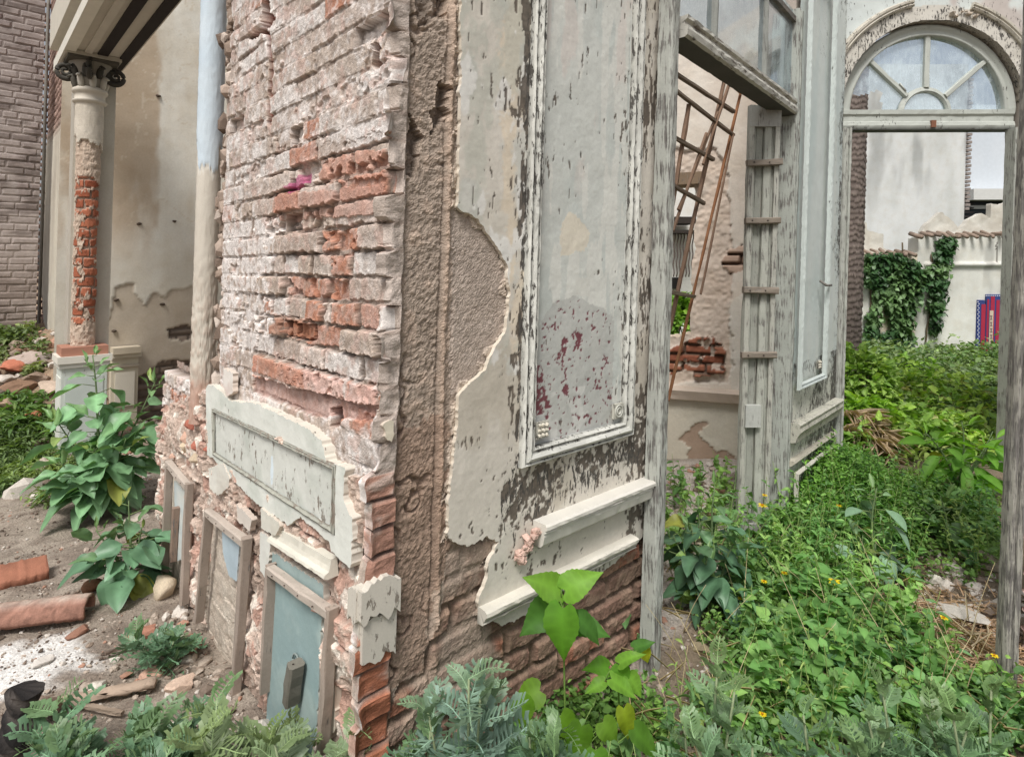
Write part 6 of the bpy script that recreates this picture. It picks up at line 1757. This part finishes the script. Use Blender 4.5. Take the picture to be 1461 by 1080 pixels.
A_ = at(1240, 590, 4.9); B_ = at(1252, 650, 4.4); frond('short fan of dry pinkish palm leaves between the two longer fronds', A_, B_ + [0, 0, .03], 663, 26, .18)

# yellow flowers
FLW = 'small yellow flowered weeds in the doorway'
def flower_weed(px, py, label, heads, seed):
    rng = np.random.default_rng(seed); root = thing('yellow_flower_weed', label, 'flowering weed', FLW); base = G(px, py); st = MB(); lv = Leaves(); fl_ = Leaves()
    for (hx, hy, sz) in heads:
        p = at(hx, hy, base[1] - .03); mid = (base + p) / 2 + rng.normal(0, .015, 3)
        tube(st, [base + rng.normal(0, .01, 3), mid, p], [.003, .0022, .0016], 5, C(112,140,70))
        n = 9; s = rng.uniform(.05, .85, n); P = base + (p - base) * s[:, None]
        lv.add(T_LAN, P, rng.uniform(0, 6.28, n), rng.normal(.4, .3, n), rng.normal(0, .3, n), rng.uniform(.03, .07, n), rng.uniform(.012, .03, n), vcol(C(96,140,62), n, rng))
        an = np.arange(9) / 9 * 6.283
        sz = sz * 1.35; fl_.add(T_SML, np.tile(p, (9, 1)), an, .45, 0, sz, sz * .6, C(246,220,50)); fl_.add(T_SML, np.tile(p + [0, 0, .002], (6, 1)), an[:6] * 1.5, 1.0, 0, sz * .5, sz * .4, C(214,150,20))
    st.build('stem', M['stem'], root); lv.build('foliage', M['leaf'], root); fl_.build('blossom', M['petal'], root)
flower_weed(1082, 790, 'tall weed with two yellow flowers in front of the shutter foot', [(1088,722,.020),(1091,707,.012)], 671)
flower_weed(1110, 860, 'weed with two small yellow flowers left of the yellow daisy', [(1119,818,.012),(1090,830,.012)], 672)
flower_weed(1185, 880, 'weed with one large yellow daisy in the middle of the green carpet', [(1190,831,.022)], 673)
flower_weed(1055, 890, 'weed with a single tiny yellow flower beside the blue green plant', [(1057,854,.011)], 674)
flower_weed(1200, 780, 'weed with pale yellow buds before the panelled wall', [(1197,722,.012),(1191,734,.011),(1238,808,.010)], 675)
flower_weed(1350, 930, 'sprig with one yellow flower on the dry straw', [(1347,882,.013)], 676)
flower_weed(1425, 985, 'sprig with one orange yellow flower by the right post', [(1419,936,.010)], 677)
flower_weed(1090, 1050, 'weed with a yellow bud low in the foreground clover', [(1088,1020,.011)], 678)
# ------------------------------------------------------------------ loose things on the ground
def seat(p, h=0.0): return np.array([p[0], p[1], gz(p[0], p[1]) + h])
# red brick slab
p0, p1 = G(-10, 838), G(68, 818); p0 = seat(p0, .035); p1 = seat(p1, .035)
mb = MB(); bar(mb, p0, p1, .15, .05, (0, -.35, 1), C(164,112,90), seg=.012, wob=.0035, bev=.16)
tag(mb.build('red_brick', M['masonry']), 'broken red brick lying on the gravel nearest the left edge', 'brick')
# terracotta pipe: half round shell
mb = MB(); a = seat(G(-60, 905), .045); b = seat(G(128, 880), .035); k = 40
ax = (b - a) / np.linalg.norm(b - a); sd = np.cross(ax, [0, 0, 1.]); an = np.linspace(-.35, math.pi + .35, 15)
V = []; Cc = []
for R_ in (.060, .047):
    for i in range(k):
        q = a + (b - a) * i / (k - 1)
        for t in an:
            V.append(q + sd * R_ * math.cos(t) + np.array([0, 0, R_ * math.sin(t)]) + RNG.normal(0, .0012, 3))
            Cc.append(mix(C(160,120,104), C(206,192,178), np.array(sst(.8, 1.5, t) * (1 - sst(1.7, 2.4, t)) * (.35 + .65 * float(vnoise(np.array(i * .35), np.array(t * 2), 9))))) * (.62 + .6 * float(vnoise(np.array(i * .9), np.array(t * 4), 12))))
n_ = len(an)
Q = [(i*n_+j, i*n_+j+1, (i+1)*n_+j+1, (i+1)*n_+j) for i in range(k-1) for j in range(n_-1)]; o_ = k * n_
Q += [(o_ + q[3], o_ + q[2], o_ + q[1], o_ + q[0]) for q in list(Q)]
Q += [((k-1)*n_+j, (k-1)*n_+j+1, o_+(k-1)*n_+j+1, o_+(k-1)*n_+j) for j in range(n_-1)] + [(i*n_, (i+1)*n_, o_+(i+1)*n_, o_+i*n_) for i in range(k-1)]
mb.add(V, Q, None, np.array(Cc)); tag(mb.build('clay_pipe', M['stone']), 'half round terracotta pipe shell lying on the ground at the left edge', 'pipe')
# brick fragment beside the low shrub
mb = MB(); rock(mb, seat(G(134, 842), .02), (.05, .04, .05), 7, C(150,112,88), .8, 2, .15); tag(mb.build('brick_fragment', M['masonry']), 'small brown brick fragment left of the low leafy shrub', 'brick fragment')
mb = MB(); rock(mb, seat(G(232, 850), .03), (.075, .06, .07), 12, C(206,190,166), .8, 2, .3); tag(mb.build('plaster_lump', M['stone']), 'pale plaster lump with a red chip beneath the leftmost timber frame', 'rubble lump')
# plank and branch
mb = MB(); bar(mb, seat(G(82, 1012), .02), seat(G(222, 985), .03), .045, .016, (0, 0, 1), np.append(C(176,156,138), .42), seg=.02, wob=.003); tag(mb.build('plank', M['woodh']), 'thin pinkish plank lying across the gravel before the rubble', 'plank')
# charred upright stump with a pale broken pipe beside it
CH = thing('charred_stump', 'black charred stump with a pale broken pipe end beside it at the lower left edge', 'burnt wood')
def rough_tube(path, rads, sides, fcol, seed, amp):
    m_ = MB(); path = np.asarray(path, float); tube(m_, path, rads, sides, (.1, .1, .1)); V = m_.V[0]; n_ = fbm(V[:, 0] + V[:, 2], V[:, 1] - V[:, 2] * .6, 26, 4, seed)
    m_.V[0] = V + (n_[:, None] - .5) * amp * np.array([1, 1, .6]); m_.Cc[0][:, :3] = fcol(n_); return m_
q = seat(G(22, 1075)); t = np.linspace(0, 1, 16)
path = np.stack([q[0] + .02 * t, q[1] + .01 * t, q[2] + .19 * t], 1)
rough_tube(path, .046 * (1 + .18 * np.sin(t * 7)), 22, lambda n_: mix(C(34,32,32), C(88,82,78), sst(.4, .7, n_)), 5, .03).build('stump', M['stone'], CH, False)
a = seat(G(48, 1026), .05); b = seat(G(84, 1022), .035); t = np.linspace(0, 1, 10)[:, None]
rough_tube(a + (b - a) * t, .026, 18, lambda n_: mix(C(150,128,114), C(206,190,176), sst(.35, .6, n_)), 8, .01).build('pipe_end', M['stone'], CH, False)
for k, (x0, y0, x1, y1, w_, cc, lb) in enumerate(((0,1052,70,1046,.020,(92,84,78),'short dark scorched stick lying against the charred stump'),(100,1012,175,1030,.016,(150,134,118),'greyish splinter of wood below the pinkish plank'),(150,940,196,926,.014,(120,104,92),'thin dark splinter on the gravel above the plank'))):
    mb = MB(); bar(mb, seat(G(x0, y0), .02), seat(G(x1, y1), .025), w_, w_ * .7, (0, 0, 1), np.append(C(*cc), .4), seg=.02, wob=.002); tag(mb.build('splinter', M['woodh'], smooth=False), lb, 'wood splinter')
for k, (px, py, s_, cc, lb) in enumerate(((205,905,.045,(176,128,108),'broken pinkish brick corner on the gravel left of the spiny weed'),(112,905,.035,(150,112,94),'brown brick crumb near the end of the terracotta pipe'),(60,948,.03,(214,208,200),'white lime lump on the lime stained soil'),(270,930,.05,(190,150,130),'brick bit resting against the foot of the second timber frame'))):
    mb = MB(); rock(mb, seat(G(px, py), s_ * .3), (s_ * 1.4, s_, s_), 60 + k, C(*cc), .6, 2, .35); tag(mb.build('brick_fragment', M['masonry'], smooth=False), lb, 'brick fragment')
mb = MB(); pts = [seat(G(-40, 1072), .03), seat(G(40, 1070), .05), seat(G(110, 1062), .03)]; tube(mb, pts, [.010, .008, .004], 6, C(150,136,124)); tag(mb.build('dry_branch', M['wood']), 'thin grey dry branch at the lower left corner', 'branch')
mb = MB(); pts = [seat(G(20, 1085), .02), seat(G(60, 1066), .06), seat(G(92, 1050), .04)]; tube(mb, pts, [.007, .006, .003], 6, C(120,106,94)); tag(mb.build('dry_branch', M['wood']), 'dark dry twig crossing in front of the charred stump', 'branch')
# stones
def stone(px, py, s, seed, col, label, squash=.6, lift=.3, name='stone'):
    mb = MB(); s = np.asarray(s) * np.ones(3); rock(mb, seat(G(px, py), s[2] * squash * lift), s, seed, col, squash, 3, .25); tag(mb.build(name, M['stone'], smooth=False), label, 'stone')
stone(1398, 808, (.11, .09, .10), 21, C(150,140,124), 'grey flat stone against the right timber post')
stone(1372, 880, (.14, .11, .06), 27, C(198,192,182), 'pale slab of fallen plaster on the dry straw', .45, .5, 'plaster_slab')
stone(1335, 832, (.05, .04, .05), 23, C(214,208,196), 'small white plaster chip between the grey stone and the weeds')
stone(1280, 862, (.05, .04, .05), 24, C(190,178,160), 'small beige stone under the yellowing leaf')
stone(1345, 1005, (.07, .06, .05), 25, C(222,220,216), 'white plaster chip among the spiny weeds at lower right')
stone(1300, 940, (.08, .06, .06), 26, C(110,94,82), 'dark brown stone half buried beside the straw')
stone(1000, 930, (.06, .04, .05), 27, C(140,128,104), 'dull brown stone on the bare soil by the jamb')
stone(215, 965, (.05, .04, .05), 28, C(196,160,140), 'pink plaster chip on the gravel by the spiny weed')
stone(258, 985, (.06, .05, .06), 29, C(216,190,170), 'pale brick chip below the second timber frame')
stone(138, 985, (.035, .03, .04), 30, C(212,204,192), 'whitish pebble near the end of the pinkish plank')
stone(196, 742, (.10, .05, .05), 31, C(190,180,166), 'pale flat stone behind the low leafy shrub')
# rubble heap pieces
rng = np.random.default_rng(700)
HP = [(12,470,.16,(190,176,166)),(26,476,.10,(150,134,126)),(42,520,.14,(176,160,150)),(18,530,.12,(190,120,96)),(55,545,.12,(150,130,114)),(8,548,.10,(206,196,186)),(30,560,.13,(140,112,92)),(70,560,.12,(196,176,158)),(14,585,.12,(170,146,124)),(48,600,.09,(196,128,100)),(62,520,.11,(134,122,116))]
words_ = ['large pale block at the top of the heap by the far brick wall','grey chunk just below the top block','greyish flat block right of the weeds on the heap','reddish brick piece on the heap','brown chunk beside the wall end','whitish chunk on the heap near the left edge','dark brown brick half sunk in the heap','pale brick near the foot of the wall end','tan chunk low on the heap','orange red brick bit low on the heap','grey stone under the drain pipe']
for k, ((px, py, s, cc), lb) in enumerate(zip(HP, words_)):
    stone(px, py, (s * 1.2, s, s), 40 + k, C(*cc), lb, .6, .5, 'rubble_block')
# loose gravel: too many to count
tmp = []
for s in range(5):
    m_ = MB(); rock(m_, (0, 0, 0), 1, 80 + s, (1, 1, 1), .7, 1, .3); tmp.append((np.vstack(m_.V), np.vstack(m_.T)))
def scatter_gravel(mb, X, Y, sz, cols, rng):
    Z = gz(X, Y); ch = rng.integers(0, 5, len(X))
    for k, (V, T) in enumerate(tmp):
        m = np.where(ch == k)[0]; a = rng.uniform(0, 6.28, len(m)); ca, sa = np.cos(a), np.sin(a)
        R = np.stack([np.stack([ca, -sa, 0*a], -1), np.stack([sa, ca, 0*a], -1), np.stack([0*a, 0*a, 0*a + 1], -1)], 1)
        P = np.einsum('nij,vj->nvi', R, V) * (sz[m][:, None, None] * rng.uniform(.6, 1.3, (len(m), 1, 3))) + np.stack([X[m], Y[m], Z[m] + sz[m] * .2], 1)[:, None, :]
        mb.add(P, None, (T[None] + (np.arange(len(m)) * len(V))[:, None, None]).reshape(-1, 3), np.repeat(cols[m], len(V), 0))
mb = MB()
X = rng.uniform(-3.2, -.45, 9000); Y = rng.uniform(1.5, 4.6, 9000); k = (fbm(X, Y, 2.2, 3, 710) + rng.normal(0, .1, 9000)) > .48; X, Y = X[k], Y[k]
cl = np.array([C(182,168,154), C(150,134,120), C(208,200,190), C(180,140,120), C(126,112,100)]); ci = rng.choice(5, len(X), p=[.4, .28, .12, .08, .12])
scatter_gravel(mb, X, Y, rng.gamma(1.6, .0024, len(X)) + .0015, cl[ci], rng)
X = rng.uniform(-3.2, -.45, 7000); Y = rng.uniform(1.5, 4.4, 7000); k = (fbm(X, Y, 3, 3, 711) + rng.normal(0, .08, 7000)) > .5; X, Y = X[k], Y[k]; scatter_gravel(mb, X, Y, rng.gamma(1.5, .0022, len(X)) + .0015, np.array([C(92,80,70), C(120,104,92)])[rng.integers(0, 2, len(X))], rng)
X = rng.uniform(-5.5, -2.6, 1200); Y = rng.uniform(4.0, 6.9, 1200); ci = rng.choice(5, len(X)); scatter_gravel(mb, X, Y, rng.gamma(2., .016, len(X)) + .006, cl[ci], rng)
X = rng.uniform(.3, 1.95, 2600); Y = rng.uniform(1.4, 3.6, 2600); ci = rng.choice(5, len(X), p=[.3, .3, .2, .05, .15]); scatter_gravel(mb, X, Y, rng.gamma(1.8, .0036, len(X)) + .002, cl[ci] * .85, rng)
X = rng.uniform(.75, 1.75, 1500); Y = rng.uniform(2.7, 4.4, 1500); k = Y > 2.45 + (X - .6) * 1.22; X, Y = X[k], Y[k]; ci = rng.choice(5, len(X), p=[.3, .15, .35, .15, .05]); scatter_gravel(mb, X, Y, rng.gamma(1.8, .007, len(X)) + .003, cl[ci], rng)
# rubble that has fallen along the brick side
qx = rng.normal(G(1385,850)[0], .18, 420); qy = rng.normal(G(1385,850)[1], .28, 420); scatter_gravel(mb, qx, qy, rng.gamma(1.8, .007, 420) + .003, cl[rng.choice(5, 420, p=[.3, .15, .45, .02, .08])], rng)
U = rng.uniform(.2, 1.6, 300); N_ = rng.gamma(1.5, .08, 300); Pp = FL.P(U, 0 * U, N_ + .03); ci = rng.choice(5, 300, p=[.35, .2, .3, .08, .07]); scatter_gravel(mb, Pp[:, 0], Pp[:, 1], rng.gamma(2., .007, 300) + .004, cl[ci], rng)
tag(mb.build('gravel', M['stone'], smooth=False), 'loose gravel and crumbs of plaster scattered over the soil', 'gravel', kind='stuff')
# dry straw and twigs
lv = Leaves()
c0 = G(1375, 915); n = 1500; X = c0[0] + rng.normal(0, .17, n); Y = c0[1] + rng.normal(0, .22, n)
lv.add(T_STR, np.stack([X, Y, gz(X, Y) + rng.uniform(.004, .03, n)], 1), rng.uniform(0, 6.28, n), rng.normal(0, .2, n), rng.uniform(-1, 1, n), rng.uniform(.03, .10, n), rng.uniform(.003, .006, n), vcol(C(186,158,130), n, rng, .3))
c0 = G(1300, 900); n = 260; X = c0[0] + rng.normal(0, .12, n); Y = c0[1] + rng.normal(0, .14, n)
lv.add(T_STR, np.stack([X, Y, gz(X, Y) + rng.uniform(.01, .05, n)], 1), rng.uniform(0, 6.28, n), rng.normal(.2, .3, n), rng.uniform(-1, 1, n), rng.uniform(.06, .14, n), rng.uniform(.003, .007, n), vcol(C(190,176,150), n, rng, .25))
X = rng.uniform(.3, 1.9, 500); Y = rng.uniform(1.5, 3.6, 500)
lv.add(T_STR, np.stack([X, Y, gz(X, Y) + rng.uniform(.004, .12, 500)], 1), rng.uniform(0, 6.28, 500), rng.normal(.2, .4, 500), 0, rng.uniform(.05, .14, 500), rng.uniform(.002, .004, 500), vcol(C(176,160,124), 500, rng, .3))
tag(lv.build('dry_straw', M['dry']), 'dry straw and dead stalks strewn over the soil by the right post', 'straw', kind='stuff')
